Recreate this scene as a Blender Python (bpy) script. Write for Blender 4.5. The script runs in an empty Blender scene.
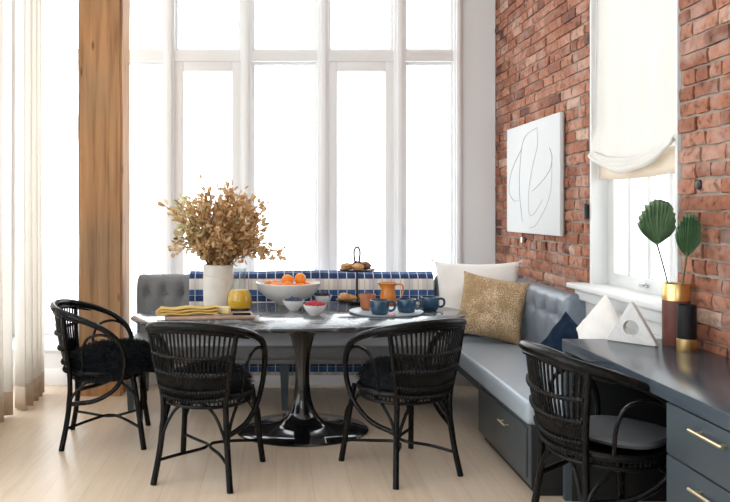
import bpy, bmesh, math, random
from mathutils import Vector, Matrix, noise
random.seed(7)
PI = math.pi
scene = bpy.context.scene
C = scene.collection
R = math.radians

# ------------------------------------------------------------------ materials
def new_mat(name):
    m = bpy.data.materials.new(name); m.use_nodes = True
    nt = m.node_tree; nt.nodes.clear()
    out = nt.nodes.new('ShaderNodeOutputMaterial')
    return m, nt, out
def N(nt, kind, **kw):
    n = nt.nodes.new(kind)
    for k, v in kw.items():
        if k.startswith('i_'):
            key = k[2:].replace('_', ' ')
            n.inputs[key].default_value = v
        else: setattr(n, k, v)
    return n
def col(c): return (c[0], c[1], c[2], 1.0)
def bsdf(nt, out, color=(.5, .5, .5), rough=.5, metal=0.0, spec=.5, coat=0.0, coat_rough=.05, sheen=0.0):
    b = nt.nodes.new('ShaderNodeBsdfPrincipled')
    b.inputs['Base Color'].default_value = col(color)
    b.inputs['Roughness'].default_value = rough
    b.inputs['Metallic'].default_value = metal
    b.inputs['Specular IOR Level'].default_value = spec
    b.inputs['Coat Weight'].default_value = coat
    b.inputs['Coat Roughness'].default_value = coat_rough
    b.inputs['Sheen Weight'].default_value = sheen
    nt.links.new(b.outputs[0], out.inputs[0])
    return b
def coords(nt, scale=(1, 1, 1), kind='Object', rot=(0, 0, 0)):
    tc = nt.nodes.new('ShaderNodeTexCoord'); mp = nt.nodes.new('ShaderNodeMapping')
    mp.inputs['Scale'].default_value = scale; mp.inputs['Rotation'].default_value = rot
    nt.links.new(tc.outputs[kind], mp.inputs[0]); return mp.outputs[0]
def ramp(nt, fac, stops, interp='LINEAR'):
    r = nt.nodes.new('ShaderNodeValToRGB'); r.color_ramp.interpolation = interp
    e = r.color_ramp.elements
    e[0].position, e[0].color = stops[0][0], col(stops[0][1])
    e[1].position, e[1].color = stops[1][0], col(stops[1][1])
    for p, c in stops[2:]:
        x = e.new(p); x.color = col(c)
    nt.links.new(fac, r.inputs[0]); return r.outputs[0]
def bump(nt, b, height, strength=.3, dist=.01):
    n = nt.nodes.new('ShaderNodeBump'); n.inputs['Strength'].default_value = strength
    n.inputs['Distance'].default_value = dist
    nt.links.new(height, n.inputs['Height']); nt.links.new(n.outputs[0], b.inputs['Normal'])
def simple(name, c1, c2=None, rough=.5, metal=0., scale=8., bstr=0., bdist=.005, detail=4., stretch=(1, 1, 1), **kw):
    m, nt, out = new_mat(name)
    b = bsdf(nt, out, c1, rough, metal, **kw)
    v = coords(nt, tuple(s for s in stretch))
    n = N(nt, 'ShaderNodeTexNoise'); n.inputs['Scale'].default_value = scale; n.inputs['Detail'].default_value = detail
    nt.links.new(v, n.inputs['Vector'])
    if c2 is None: c2 = tuple(x * .88 for x in c1)
    nt.links.new(ramp(nt, n.outputs['Fac'], [(.3, c1), (.7, c2)]), b.inputs['Base Color'])
    if bstr: bump(nt, b, n.outputs['Fac'], bstr, bdist)
    return m

M = {}
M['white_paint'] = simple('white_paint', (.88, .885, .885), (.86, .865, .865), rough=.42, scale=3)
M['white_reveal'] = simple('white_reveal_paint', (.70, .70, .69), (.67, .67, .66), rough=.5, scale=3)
M['wall_paint'] = simple('wall_paint', (.80, .815, .815), (.78, .795, .795), rough=.7, scale=2)
M['plain_wall'] = simple('plain_wall', (.72, .70, .67), rough=.8, scale=2)
M['rattan'] = simple('black_rattan', (.0045, .0045, .005), (.007, .007, .007), rough=.26, scale=60, bstr=.15, bdist=.001, spec=.18)
M['rattan_weave'] = simple('black_rattan_weave', (.004, .004, .0045), (.007, .007, .007), rough=.34, scale=90, bstr=.25, bdist=.002, spec=.18)
M['fur'] = simple('black_fur', (.004, .005, .007), (.008, .010, .014), rough=.7, scale=30, spec=.2)
M['pad_leather'] = simple('grey_leather', (.10, .105, .115), (.13, .135, .145), rough=.42, scale=18, bstr=.1)
M['gloss_black'] = simple('gloss_black', (.006, .006, .007), (.008, .008, .009), rough=.12, scale=2, coat=.6)
M['black_metal'] = simple('black_metal', (.014, .014, .015), rough=.4, scale=20)
M['upholstery'] = simple('grey_upholstery', (.34, .39, .44), (.37, .42, .47), rough=.3, scale=45, bstr=.05, bdist=.002, spec=.6)  # seat leather, lightened in colour for window light falling on it
M['upholstery_back'] = simple('slate_upholstery', (.18, .21, .255), (.20, .235, .28), rough=.3, scale=45, bstr=.05, bdist=.002, spec=.6)  # same leather as the seat, darkened in colour for backrest shade
M['upholstery_window'] = simple('grey_wool_upholstery', (.17, .175, .185), (.20, .205, .215), rough=.5, scale=60, bstr=.08, bdist=.002)
M['cabinet'] = simple('slate_cabinet_paint', (.050, .066, .078), (.055, .072, .084), rough=.42, scale=4)
M['bench_paint'] = simple('bench_grey_paint', (.060, .067, .071), (.065, .073, .077), rough=.42, scale=4)
M['desk_top'] = simple('slate_desk_paint', (.055, .072, .092), (.060, .078, .098), rough=.22, scale=4, spec=.7)
M['dark_void'] = simple('dark_panel_paint', (.007, .008, .009), rough=.6, scale=4)  # dark parts, and painted shade under the desk and at the bench end
M['brass'] = simple('brushed_brass', (.80, .56, .24), (.74, .50, .20), rough=.28, metal=1., scale=40, stretch=(1, 1, 8))
M['brass_light'] = simple('pale_brass', (.86, .74, .50), (.82, .69, .45), rough=.3, metal=1., scale=30)
M['steel'] = simple('steel', (.55, .55, .56), rough=.25, metal=1., scale=30)
M['maroon'] = simple('oxblood_ceramic', (.15, .048, .034), (.12, .036, .026), rough=.5, scale=12)
M['matte_black'] = simple('matte_black_ceramic', (.006, .006, .007), rough=.55, scale=12, spec=.25)
M['cream_vase'] = simple('cream_ceramic', (.80, .76, .70), (.72, .67, .61), rough=.6, scale=14, bstr=.25, bdist=.004)
M['white_china'] = simple('white_china', (.82, .81, .79), rough=.25, scale=6)
M['blue_glaze'] = simple('blue_glaze', (.012, .045, .09), (.02, .065, .12), rough=.25, scale=14, coat=.3)
M['inner_glaze'] = simple('dark_glaze', (.02, .045, .08), rough=.3, scale=10)
M['copper'] = simple('orange_glaze', (.70, .25, .045), (.60, .19, .03), rough=.25, scale=12, coat=.3)
M['terracotta'] = simple('terracotta', (.40, .13, .05), (.32, .10, .04), rough=.5, scale=16)
M['tray'] = simple('pale_blue_tray', (.52, .62, .68), (.58, .67, .72), rough=.3, scale=8)
M['orange'] = simple('orange_peel', (.90, .27, .015), (.85, .22, .01), rough=.42, scale=90, bstr=.25, bdist=.002)
M['raspberry'] = simple('raspberry', (.55, .02, .045), (.42, .01, .03), rough=.4, scale=80)
M['blueberry'] = simple('blueberry', (.035, .05, .12), (.07, .09, .17), rough=.55, scale=60)
M['blackberry'] = simple('blackberry', (.015, .012, .03), (.03, .02, .05), rough=.3, scale=80)
M['pastry'] = simple('pastry', (.62, .34, .12), (.40, .17, .05), rough=.6, scale=30, bstr=.4, bdist=.004)
M['pastry_dark'] = simple('brown_cake', (.28, .12, .06), (.16, .07, .04), rough=.7, scale=40, bstr=.4, bdist=.004)
M['bread'] = simple('golden_bread', (.72, .48, .20), (.55, .33, .11), rough=.7, scale=40, bstr=.3, bdist=.003)
M['cheese'] = simple('cheese', (.85, .72, .38), (.82, .68, .34), rough=.5, scale=10)
M['mustard'] = simple('mustard_linen', (.72, .52, .18), (.64, .44, .13), rough=.85, scale=120, bstr=.3, bdist=.002)
M['board'] = simple('board_wood', (.44, .30, .22), (.34, .22, .16), rough=.5, scale=10, stretch=(1, 12, 1))
M['pink'] = simple('pink_petal', (.80, .35, .42), rough=.7, scale=30)
M['cream_fabric'] = simple('cream_cotton', (.90, .88, .85), (.87, .85, .81), rough=.9, scale=60, bstr=.15, bdist=.002)
M['white_fabric'] = simple('white_linen', (.84, .81, .78), (.80, .77, .74), rough=.9, scale=50, bstr=.15, bdist=.002)
M['navy_fabric'] = simple('navy_velvet', (.004, .012, .028), (.006, .017, .036), rough=.9, scale=50, spec=.15)
M['canvas'] = simple('canvas_white', (.66, .665, .665), (.64, .645, .645), rough=.8, scale=60, bstr=.1, bdist=.001)
M['ink'] = simple('thin_grey_line', (.40, .41, .41), rough=.8, scale=30)
M['canvas_edge'] = simple('canvas_edge_wood', (.32, .31, .31), rough=.7, scale=30)
M['stem'] = simple('leaf_stem', (.10, .12, .06), rough=.6, scale=30)
M['dry_stem'] = simple('dry_stem', (.30, .17, .08), (.22, .12, .05), rough=.8, scale=30)

def gold_pillow():
    m, nt, out = new_mat('speckled_gold_fabric')
    b = bsdf(nt, out, (.5, .36, .2), .7)
    v = coords(nt, (1, 1, 1))
    n = N(nt, 'ShaderNodeTexVoronoi'); n.inputs['Scale'].default_value = 120
    nt.links.new(v, n.inputs['Vector'])
    n2 = N(nt, 'ShaderNodeTexNoise'); n2.inputs['Scale'].default_value = 9; n2.inputs['Detail'].default_value = 6
    nt.links.new(v, n2.inputs['Vector'])
    a = N(nt, 'ShaderNodeMath', operation='MULTIPLY_ADD'); a.inputs[1].default_value = .9
    nt.links.new(n.outputs['Distance'], a.inputs[0]); nt.links.new(n2.outputs['Fac'], a.inputs[2])
    c = ramp(nt, a.outputs[0], [(.50, (.78, .64, .47)), (1.0, (.36, .23, .11)), (.78, (.64, .47, .29))])
    nt.links.new(c, b.inputs['Base Color']); bump(nt, b, n.outputs['Distance'], .3, .003)
    return m
M['gold_pillow'] = gold_pillow()

def marble(name, base, vein, scale, rough, coat=0.):
    m, nt, out = new_mat(name)
    b = bsdf(nt, out, base, rough, coat=coat, spec=.6)
    v = coords(nt)
    n = N(nt, 'ShaderNodeTexNoise'); n.inputs['Scale'].default_value = scale; n.inputs['Detail'].default_value = 8
    n.inputs['Distortion'].default_value = 1.6
    nt.links.new(v, n.inputs['Vector'])
    mid = tuple((x * 2 + y) / 3 for x, y in zip(base, vein))
    c = ramp(nt, n.outputs['Fac'], [(.40, base), (.47, mid), (.50, vein), (.53, mid), (.62, base)])
    nt.links.new(c, b.inputs['Base Color']); return m
M['marble_top'] = marble('grey_marble', (.045, .055, .065), (.24, .26, .28), 2.6, .15, .2)
M['marble_white'] = marble('white_marble', (.72, .705, .69), (.62, .61, .60), 7, .4)

def wood_floor():
    m, nt, out = new_mat('pale_oak_planks')
    b = bsdf(nt, out, (.6, .45, .3), .34)
    v = coords(nt, (1, 1, 1), 'Object', (0, 0, R(90)))
    br = N(nt, 'ShaderNodeTexBrick', offset=.37, squash=1.0)
    br.inputs['Scale'].default_value = 1.0
    br.inputs['Brick Width'].default_value = 2.3; br.inputs['Row Height'].default_value = .19
    br.inputs['Mortar Size'].default_value = .0016; br.inputs['Mortar Smooth'].default_value = .2
    br.inputs['Color1'].default_value = col((.71, .57, .43)); br.inputs['Color2'].default_value = col((.745, .61, .47))
    br.inputs['Mortar'].default_value = col((.58, .44, .31))
    nt.links.new(v, br.inputs['Vector'])
    v2 = coords(nt, (9, .7, 1))
    n = N(nt, 'ShaderNodeTexNoise'); n.inputs['Scale'].default_value = 3; n.inputs['Detail'].default_value = 8; n.inputs['Distortion'].default_value = .6
    nt.links.new(v2, n.inputs['Vector'])
    g = ramp(nt, n.outputs['Fac'], [(.3, (.90, .86, .82)), (.65, (1, 1, 1))])
    mx = N(nt, 'ShaderNodeMix', data_type='RGBA', blend_type='MULTIPLY'); mx.inputs[0].default_value = .9
    nt.links.new(br.outputs['Color'], mx.inputs[6]); nt.links.new(g, mx.inputs[7])
    nt.links.new(mx.outputs[2], b.inputs['Base Color'])
    bump(nt, b, n.outputs['Fac'], .06, .003)
    return m
M['floor'] = wood_floor()

def old_timber():
    m, nt, out = new_mat('reclaimed_timber')
    b = bsdf(nt, out, (.4, .22, .1), .62)
    v = coords(nt, (10, 10, .55))
    n = N(nt, 'ShaderNodeTexNoise'); n.inputs['Scale'].default_value = 2.2; n.inputs['Detail'].default_value = 9; n.inputs['Distortion'].default_value = .5
    nt.links.new(v, n.inputs['Vector'])
    v2 = coords(nt, (1, 1, .55))
    n2 = N(nt, 'ShaderNodeTexNoise'); n2.inputs['Scale'].default_value = 2.3; n2.inputs['Detail'].default_value = 3
    nt.links.new(v2, n2.inputs['Vector'])
    c = ramp(nt, n.outputs['Fac'], [(.28, (.24, .13, .06)), (.45, (.40, .23, .115)), (.70, (.52, .325, .175))])
    c2 = ramp(nt, n2.outputs['Fac'], [(.32, (.80, .84, .90)), (.50, (1., .93, .84)), (.68, (1.12, .93, .76))])
    mx = N(nt, 'ShaderNodeMix', data_type='RGBA', blend_type='MULTIPLY'); mx.inputs[0].default_value = 1
    nt.links.new(c, mx.inputs[6]); nt.links.new(c2, mx.inputs[7])
    # dark knots and nail holes
    v3 = coords(nt, (5.5, 5.5, 1.7))
    vo = N(nt, 'ShaderNodeTexVoronoi'); vo.inputs['Scale'].default_value = 1.4; vo.inputs['Randomness'].default_value = 1.0
    nt.links.new(v3, vo.inputs['Vector'])
    k = ramp(nt, vo.outputs['Distance'], [(.05, (.22, .18, .15)), (.12, (1, 1, 1))])
    m2 = N(nt, 'ShaderNodeMix', data_type='RGBA', blend_type='MULTIPLY'); m2.inputs[0].default_value = .8
    nt.links.new(mx.outputs[2], m2.inputs[6]); nt.links.new(k, m2.inputs[7])
    nt.links.new(m2.outputs[2], b.inputs['Base Color'])
    bump(nt, b, n.outputs['Fac'], .5, .008)
    return m
M['timber'] = old_timber()

def brick_mat():
    m, nt, out = new_mat('old_red_brick')
    b = bsdf(nt, out, (.4, .17, .1), .85, spec=.3)
    at = N(nt, 'ShaderNodeAttribute', attribute_name='tone')
    base = ramp(nt, at.outputs['Fac'], [(0., (.10, .048, .038)), (.25, (.235, .092, .056)), (.55, (.325, .130, .076)), (.8, (.40, .185, .12)), (1., (.50, .33, .25))])
    v = coords(nt, (1, 1, 1))
    n = N(nt, 'ShaderNodeTexNoise'); n.inputs['Scale'].default_value = 28; n.inputs['Detail'].default_value = 8
    nt.links.new(v, n.inputs['Vector'])
    n2 = N(nt, 'ShaderNodeTexNoise'); n2.inputs['Scale'].default_value = 5.5; n2.inputs['Detail'].default_value = 6
    nt.links.new(v, n2.inputs['Vector'])
    g = ramp(nt, n.outputs['Fac'], [(.34, (.35, .32, .30)), (.45, (.90, .88, .86)), (.62, (1.12, 1.1, 1.08)), (.75, (1.4, 1.45, 1.5))])
    mx = N(nt, 'ShaderNodeMix', data_type='RGBA', blend_type='MULTIPLY'); mx.inputs[0].default_value = .85
    nt.links.new(base, mx.inputs[6]); nt.links.new(g, mx.inputs[7])
    lime = ramp(nt, n2.outputs['Fac'], [(.50, (0, 0, 0)), (.70, (.45, .45, .45))])
    m2 = N(nt, 'ShaderNodeMix', data_type='RGBA'); m2.inputs[7].default_value = col((.56, .42, .36))
    nt.links.new(lime, m2.inputs[0]); nt.links.new(mx.outputs[2], m2.inputs[6])
    nt.links.new(m2.outputs[2], b.inputs['Base Color'])
    bump(nt, b, n.outputs['Fac'], .7, .008)
    return m
M['brick'] = brick_mat()
M['mortar'] = simple('lime_mortar', (.42, .35, .29), (.25, .20, .16), rough=.95, scale=14, bstr=.7, bdist=.01)

def cloth(name, color, transl=.5, transp=.0, color2=None, scale=(1, 1, 1)):
    m, nt, out = new_mat(name)
    d = N(nt, 'ShaderNodeBsdfDiffuse'); t = N(nt, 'ShaderNodeBsdfTranslucent'); x = N(nt, 'ShaderNodeBsdfTransparent')
    v = coords(nt, scale)
    n = N(nt, 'ShaderNodeTexNoise'); n.inputs['Scale'].default_value = 120; n.inputs['Detail'].default_value = 2
    nt.links.new(v, n.inputs['Vector'])
    c = ramp(nt, n.outputs['Fac'], [(.3, color), (.7, color2 or tuple(q * .94 for q in color))])
    nt.links.new(c, d.inputs[0]); nt.links.new(c, t.inputs[0])
    m1 = N(nt, 'ShaderNodeMixShader'); m1.inputs[0].default_value = transl
    nt.links.new(d.outputs[0], m1.inputs[1]); nt.links.new(t.outputs[0], m1.inputs[2])
    m2 = N(nt, 'ShaderNodeMixShader'); m2.inputs[0].default_value = transp
    nt.links.new(m1.outputs[0], m2.inputs[1]); nt.links.new(x.outputs[0], m2.inputs[2])
    nt.links.new(m2.outputs[0], out.inputs[0]); return m
M['curtain'] = cloth('ivory_curtain_linen', (.94, .915, .875), .6, .10)
M['curtain_band'] = cloth('tan_curtain_hem', (.70, .58, .46), .35, .0)
M['shade'] = cloth('ivory_shade_linen', (.86, .835, .79), .20, .0)
M['shade_sheer'] = cloth('sheer_shade_hem', (.86, .76, .64), .22, .06)

def leaf_mat():
    m, nt, out = new_mat('dried_leaf')
    at = N(nt, 'ShaderNodeAttribute', attribute_name='tone')
    c = ramp(nt, at.outputs['Fac'], [(0., (.32, .16, .06)), (.35, (.58, .36, .17)), (.65, (.74, .52, .30)), (.85, (.84, .68, .46)), (1., (.66, .66, .38))])
    d = N(nt, 'ShaderNodeBsdfDiffuse'); t = N(nt, 'ShaderNodeBsdfTranslucent')
    nt.links.new(c, d.inputs[0]); nt.links.new(c, t.inputs[0])
    m1 = N(nt, 'ShaderNodeMixShader'); m1.inputs[0].default_value = .35
    nt.links.new(d.outputs[0], m1.inputs[1]); nt.links.new(t.outputs[0], m1.inputs[2])
    nt.links.new(m1.outputs[0], out.inputs[0]); return m
M['dried_leaf'] = leaf_mat()
def palm_mat():
    m, nt, out = new_mat('palm_leaf')
    b = bsdf(nt, out, (.05, .13, .05), .38)
    at = N(nt, 'ShaderNodeAttribute', attribute_name='tone')
    v = coords(nt)
    n = N(nt, 'ShaderNodeTexNoise'); n.inputs['Scale'].default_value = 9; n.inputs['Detail'].default_value = 4
    nt.links.new(v, n.inputs['Vector'])
    a = N(nt, 'ShaderNodeMath', operation='MULTIPLY_ADD'); a.inputs[1].default_value = .45
    nt.links.new(at.outputs['Fac'], a.inputs[0]); nt.links.new(n.outputs['Fac'], a.inputs[2])
    nt.links.new(ramp(nt, a.outputs[0], [(.4, (.05, .11, .055)), (.62, (.11, .22, .10)), (.95, (.30, .43, .26))]), b.inputs['Base Color'])
    return m
M['palm'] = palm_mat()

def glass_mat(name, tint=(1, 1, 1), refl=1.0):
    m, nt, out = new_mat(name)
    t = N(nt, 'ShaderNodeBsdfTransparent'); t.inputs[0].default_value = col(tint)
    g = N(nt, 'ShaderNodeBsdfGlossy'); g.inputs['Roughness'].default_value = .02
    fr = N(nt, 'ShaderNodeLayerWeight'); fr.inputs['Blend'].default_value = .5
    pw = N(nt, 'ShaderNodeMath', operation='POWER'); pw.inputs[1].default_value = 4
    nt.links.new(fr.outputs['Facing'], pw.inputs[0])
    mu = N(nt, 'ShaderNodeMath', operation='MULTIPLY_ADD'); mu.inputs[1].default_value = .5 * refl; mu.inputs[2].default_value = .03 * refl
    nt.links.new(pw.outputs[0], mu.inputs[0])
    mx = N(nt, 'ShaderNodeMixShader'); nt.links.new(mu.outputs[0], mx.inputs[0])
    nt.links.new(t.outputs[0], mx.inputs[1]); nt.links.new(g.outputs[0], mx.inputs[2])
    nt.links.new(mx.outputs[0], out.inputs[0]); return m
M['pane'] = glass_mat('window_glass', (.97, .98, .98), .6)
M['glassware'] = glass_mat('clear_glassware', (.90, .92, .93), 1.0)
M['juice'] = simple('orange_juice', (1.0, .56, .02), (.98, .52, .015), rough=.3, scale=5)

def plaid():
    m, nt, out = new_mat('blue_plaid_wool')
    b = bsdf(nt, out, (.1, .2, .4), .9, sheen=.1)
    tc = N(nt, 'ShaderNodeTexCoord'); sp = N(nt, 'ShaderNodeSeparateXYZ')
    nt.links.new(tc.outputs['UV'], sp.inputs[0])
    def fract(src, period, off=0):
        a = N(nt, 'ShaderNodeMath', operation='MULTIPLY_ADD'); a.inputs[1].default_value = 1 / period; a.inputs[2].default_value = off
        nt.links.new(src, a.inputs[0])
        f = N(nt, 'ShaderNodeMath', operation='FRACT'); nt.links.new(a.outputs[0], f.inputs[0]); return f.outputs[0]
    P = .172
    fv = fract(sp.outputs['Y'], P)
    blue, blue2, cream = (.045, .125, .31), (.02, .055, .16), (.84, .80, .75)
    band = ramp(nt, fv, [(0, blue), (.22, (.55, .62, .70)), (.235, blue2), (.50, cream), (.98, blue)], 'CONSTANT')
    fu = fract(sp.outputs['X'], .068)
    lines = ramp(nt, fu, [(0, (1, 1, 1)), (.09, (0, 0, 0))], 'CONSTANT')
    # white warp lines over the blue, faint tan warp lines over the cream
    isblue = ramp(nt, fv, [(0, (1, 1, 1)), (.50, (0, 0, 0)), (.98, (1, 1, 1))], 'CONSTANT')
    lc = N(nt, 'ShaderNodeMix', data_type='RGBA'); nt.links.new(isblue, lc.inputs[0])
    lc.inputs[6].default_value = col((.70, .55, .45)); lc.inputs[7].default_value = col((.72, .76, .80))
    mx = N(nt, 'ShaderNodeMix', data_type='RGBA'); nt.links.new(lines, mx.inputs[0])
    nt.links.new(band, mx.inputs[6]); nt.links.new(lc.outputs[2], mx.inputs[7])
    # wide soft darker warp stripe
    fw = fract(sp.outputs['X'], .136, .25)
    wide = ramp(nt, fw, [(0, (1, 1, 1)), (.5, (.80, .80, .84))], 'CONSTANT')
    m2 = N(nt, 'ShaderNodeMix', data_type='RGBA', blend_type='MULTIPLY'); m2.inputs[0].default_value = 1
    nt.links.new(mx.outputs[2], m2.inputs[6]); nt.links.new(wide, m2.inputs[7])
    nt.links.new(m2.outputs[2], b.inputs['Base Color']); return m
M['plaid'] = plaid()

# ------------------------------------------------------------------ mesh helpers
def BM(): return bmesh.new()
def link(name, bm, mat, parent=None, loc=(0, 0, 0), rot=(0, 0, 0), smooth=True, angle=.65):
    bmesh.ops.recalc_face_normals(bm, faces=bm.faces)
    for f in bm.faces: f.smooth = smooth
    if smooth:
        for e in bm.edges:
            if len(e.link_faces) == 2 and e.calc_face_angle(0) > angle: e.smooth = False
    me = bpy.data.meshes.new(name); bm.to_mesh(me); bm.free()
    for m in (mat if isinstance(mat, (list, tuple)) else [mat]):
        me.materials.append(m)
    o = bpy.data.objects.new(name, me); C.objects.link(o)
    o.location = loc; o.rotation_euler = rot
    if parent: o.parent = parent
    return o
def empty(name, loc=(0, 0, 0), rz=0, rot=None):
    o = bpy.data.objects.new(name, None); C.objects.link(o); o.empty_display_size = .1
    o.location = loc; o.rotation_euler = rot or (0, 0, rz); return o
def tag(o, label, cat, group=None, kind=None):
    o['label'] = label; o['category'] = cat
    if group: o['group'] = group
    if kind: o['kind'] = kind
    return o
def struct(o): o['kind'] = 'structure'; return o
def copy_tree(o, parent=None):
    c = o.copy(); C.objects.link(c); c.parent = parent
    for ch in [x for x in bpy.data.objects if x.parent == o]: copy_tree(ch, c)
    return c

def box(bm, x0, x1, y0, y1, z0, z1, bev=0.0, seg=2, mi=0):
    r = bmesh.ops.create_cube(bm, size=1)
    vs = r['verts']
    for v in vs:
        v.co = Vector(((x0 + x1) / 2 + v.co.x * (x1 - x0), (y0 + y1) / 2 + v.co.y * (y1 - y0), (z0 + z1) / 2 + v.co.z * (z1 - z0)))
    fs = set(f for v in vs for f in v.link_faces)
    for f in fs: f.material_index = mi
    if bev > 0:
        es = set(e for v in vs for e in v.link_edges)
        bmesh.ops.bevel(bm, geom=list(es), offset=bev, segments=seg, affect='EDGES', profile=.5)
def boxobj(name, dims, mat, parent=None, bev=.003, seg=2, **kw):
    bm = BM(); box(bm, *dims, bev=bev, seg=seg); return link(name, bm, mat, parent, **kw)

def catmull(pts, n, closed=False):
    P = [Vector(p) for p in pts]
    if n <= 1: return P
    out = []
    L = len(P); rng = L if closed else L - 1
    for i in range(rng):
        if closed: p0, p1, p2, p3 = P[(i - 1) % L], P[i], P[(i + 1) % L], P[(i + 2) % L]
        else:
            p1, p2 = P[i], P[i + 1]
            p0 = P[i - 1] if i > 0 else p1 * 2 - p2
            p3 = P[i + 2] if i + 2 < L else p2 * 2 - p1
        for k in range(n):
            t = k / n
            out.append(.5 * ((2 * p1) + (p2 - p0) * t + (2 * p0 - 5 * p1 + 4 * p2 - p3) * t * t + (3 * p1 - p0 - 3 * p2 + p3) * t ** 3))
    if not closed: out.append(P[-1])
    return out
def tube(bm, pts, r, seg=8, n=5, closed=False, flat=1.0, mi=0):
    P = catmull(pts, n, closed); L = len(P)
    rings = []; nrm = None
    for i, p in enumerate(P):
        a = P[(i + 1) % L] if (closed or i < L - 1) else P[i]
        b = P[i - 1] if (closed or i > 0) else P[i]
        t = (a - b).normalized() if (a - b).length > 1e-9 else Vector((0, 0, 1))
        if nrm is None:
            ref = Vector((0, 0, 1)) if abs(t.z) < .9 else Vector((1, 0, 0))
            nrm = t.cross(ref).normalized()
        nrm = (nrm - t * nrm.dot(t))
        nrm = nrm.normalized() if nrm.length > 1e-9 else t.orthogonal().normalized()
        bn = t.cross(nrm)
        rr = r(i / max(1, L - 1)) if callable(r) else r
        rings.append([bm.verts.new(p + (nrm * math.cos(2 * PI * k / seg) + bn * math.sin(2 * PI * k / seg) * flat) * rr) for k in range(seg)])
    m = L if closed else L - 1
    for i in range(m):
        a, b = rings[i], rings[(i + 1) % L]
        for k in range(seg):
            f = bm.faces.new((a[k], a[(k + 1) % seg], b[(k + 1) % seg], b[k])); f.material_index = mi
    if not closed:
        for q in (rings[0], rings[-1]):
            f = bm.faces.new(q); f.material_index = mi
def lathe(bm, prof, seg=32, c=(0, 0, 0), sx=1, sy=1, mi=0, wob=None):
    rings = []
    for r, z in prof:
        if r < 1e-6: rings.append([bm.verts.new((c[0], c[1], c[2] + z))])
        else:
            ring = []
            for k in range(seg):
                a = 2 * PI * k / seg
                q = r * (wob(a, z) if wob else 1)
                ring.append(bm.verts.new((c[0] + q * sx * math.cos(a), c[1] + q * sy * math.sin(a), c[2] + z)))
            rings.append(ring)
    for a, b in zip(rings, rings[1:]):
        for k in range(seg):
            k2 = (k + 1) % seg
            if len(a) == 1 and len(b) == 1: continue
            if len(a) == 1: f = bm.faces.new((a[0], b[k2], b[k]))
            elif len(b) == 1: f = bm.faces.new((a[k], a[k2], b[0]))
            else: f = bm.faces.new((a[k], a[k2], b[k2], b[k]))
            f.material_index = mi
def blob(bm, c, rx, ry, rz, seed=0, amp=.08, sub=3, fr=2.5):
    r = bmesh.ops.create_icosphere(bm, subdivisions=sub, radius=1)
    for v in r['verts']:
        d = v.co.normalized()
        k = 1 + amp * noise.noise(d * fr + Vector((seed * 3.1, seed * 1.7, seed)))
        v.co = Vector((c[0] + d.x * rx * k, c[1] + d.y * ry * k, c[2] + d.z * rz * k))
def sheet(bm, fn, nu, nv, closed_v=False, uvfn=None, mi=0):
    g = [[bm.verts.new(fn(i / nu, j / nv)) for j in range(nv + (0 if closed_v else 1))] for i in range(nu + 1)]
    uvl = bm.loops.layers.uv.verify() if uvfn else None
    for i in range(nu):
        for j in range(nv):
            j2 = (j + 1) % len(g[0]) if closed_v else j + 1
            f = bm.faces.new((g[i][j], g[i + 1][j], g[i + 1][j2], g[i][j2])); f.material_index = mi
            if uvl:
                for lp, (a, b) in zip(f.loops, ((i, j), (i + 1, j), (i + 1, j + 1), (i, j + 1))):
                    lp[uvl].uv = uvfn(a / nu, b / nv)
    return g
def solidify(o, t, offset=0):
    m = o.modifiers.new('thickness', 'SOLIDIFY'); m.thickness = t; m.offset = offset; return o

# ------------------------------------------------------------------ camera
F = 720.0
cam_d = bpy.data.cameras.new('camera'); cam = bpy.data.objects.new('camera', cam_d); C.objects.link(cam)
cam.location = (0, 0, 1.4); cam.rotation_euler = (R(90), 0, 0)
cam_d.sensor_width = 36; cam_d.lens = F / 730 * 36
cam_d.shift_x = 89 / 730; cam_d.shift_y = -41 / 730; cam_d.clip_start = .05
scene.camera = cam

# ------------------------------------------------------------------ room
XR, XL, YW, YB, ZC = 1.93, -2.3, 6.34, -3.2, 4.1
struct(boxobj('floor', (XL - .3, XR + .4, YB - .3, YW + .3, -.1, 0), M['floor'], bev=0))
struct(boxobj('ceiling', (XL - .3, XR + .4, YB - .3, YW + .3, ZC, ZC + .1), M['white_paint'], bev=0))

# window wall: ledge, piers, mullions, transom, bays
bm = BM()
box(bm, XL, XR, YW - .02, YW + .2, 0, .28)
box(bm, XL, XR, YW - .02, YW + .2, 3.85, ZC)
box(bm, 1.63, XR, YW - .004, YW + .2, 0, ZC)
struct(link('wall_front', bm, M['wall_paint']))
bm = BM()
box(bm, XL, XR, 5.73, YW + .1, .275, .30, bev=.004)
box(bm, XL, XR, 5.755, YW - .02, 0, .275)
struct(link('trim_1', bm, M['white_paint']))
bm = BM(); box(bm, XL, XR, 5.742, 5.757, 0, .13, bev=.003); struct(link('baseboard_front', bm, M['white_paint']))

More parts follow.
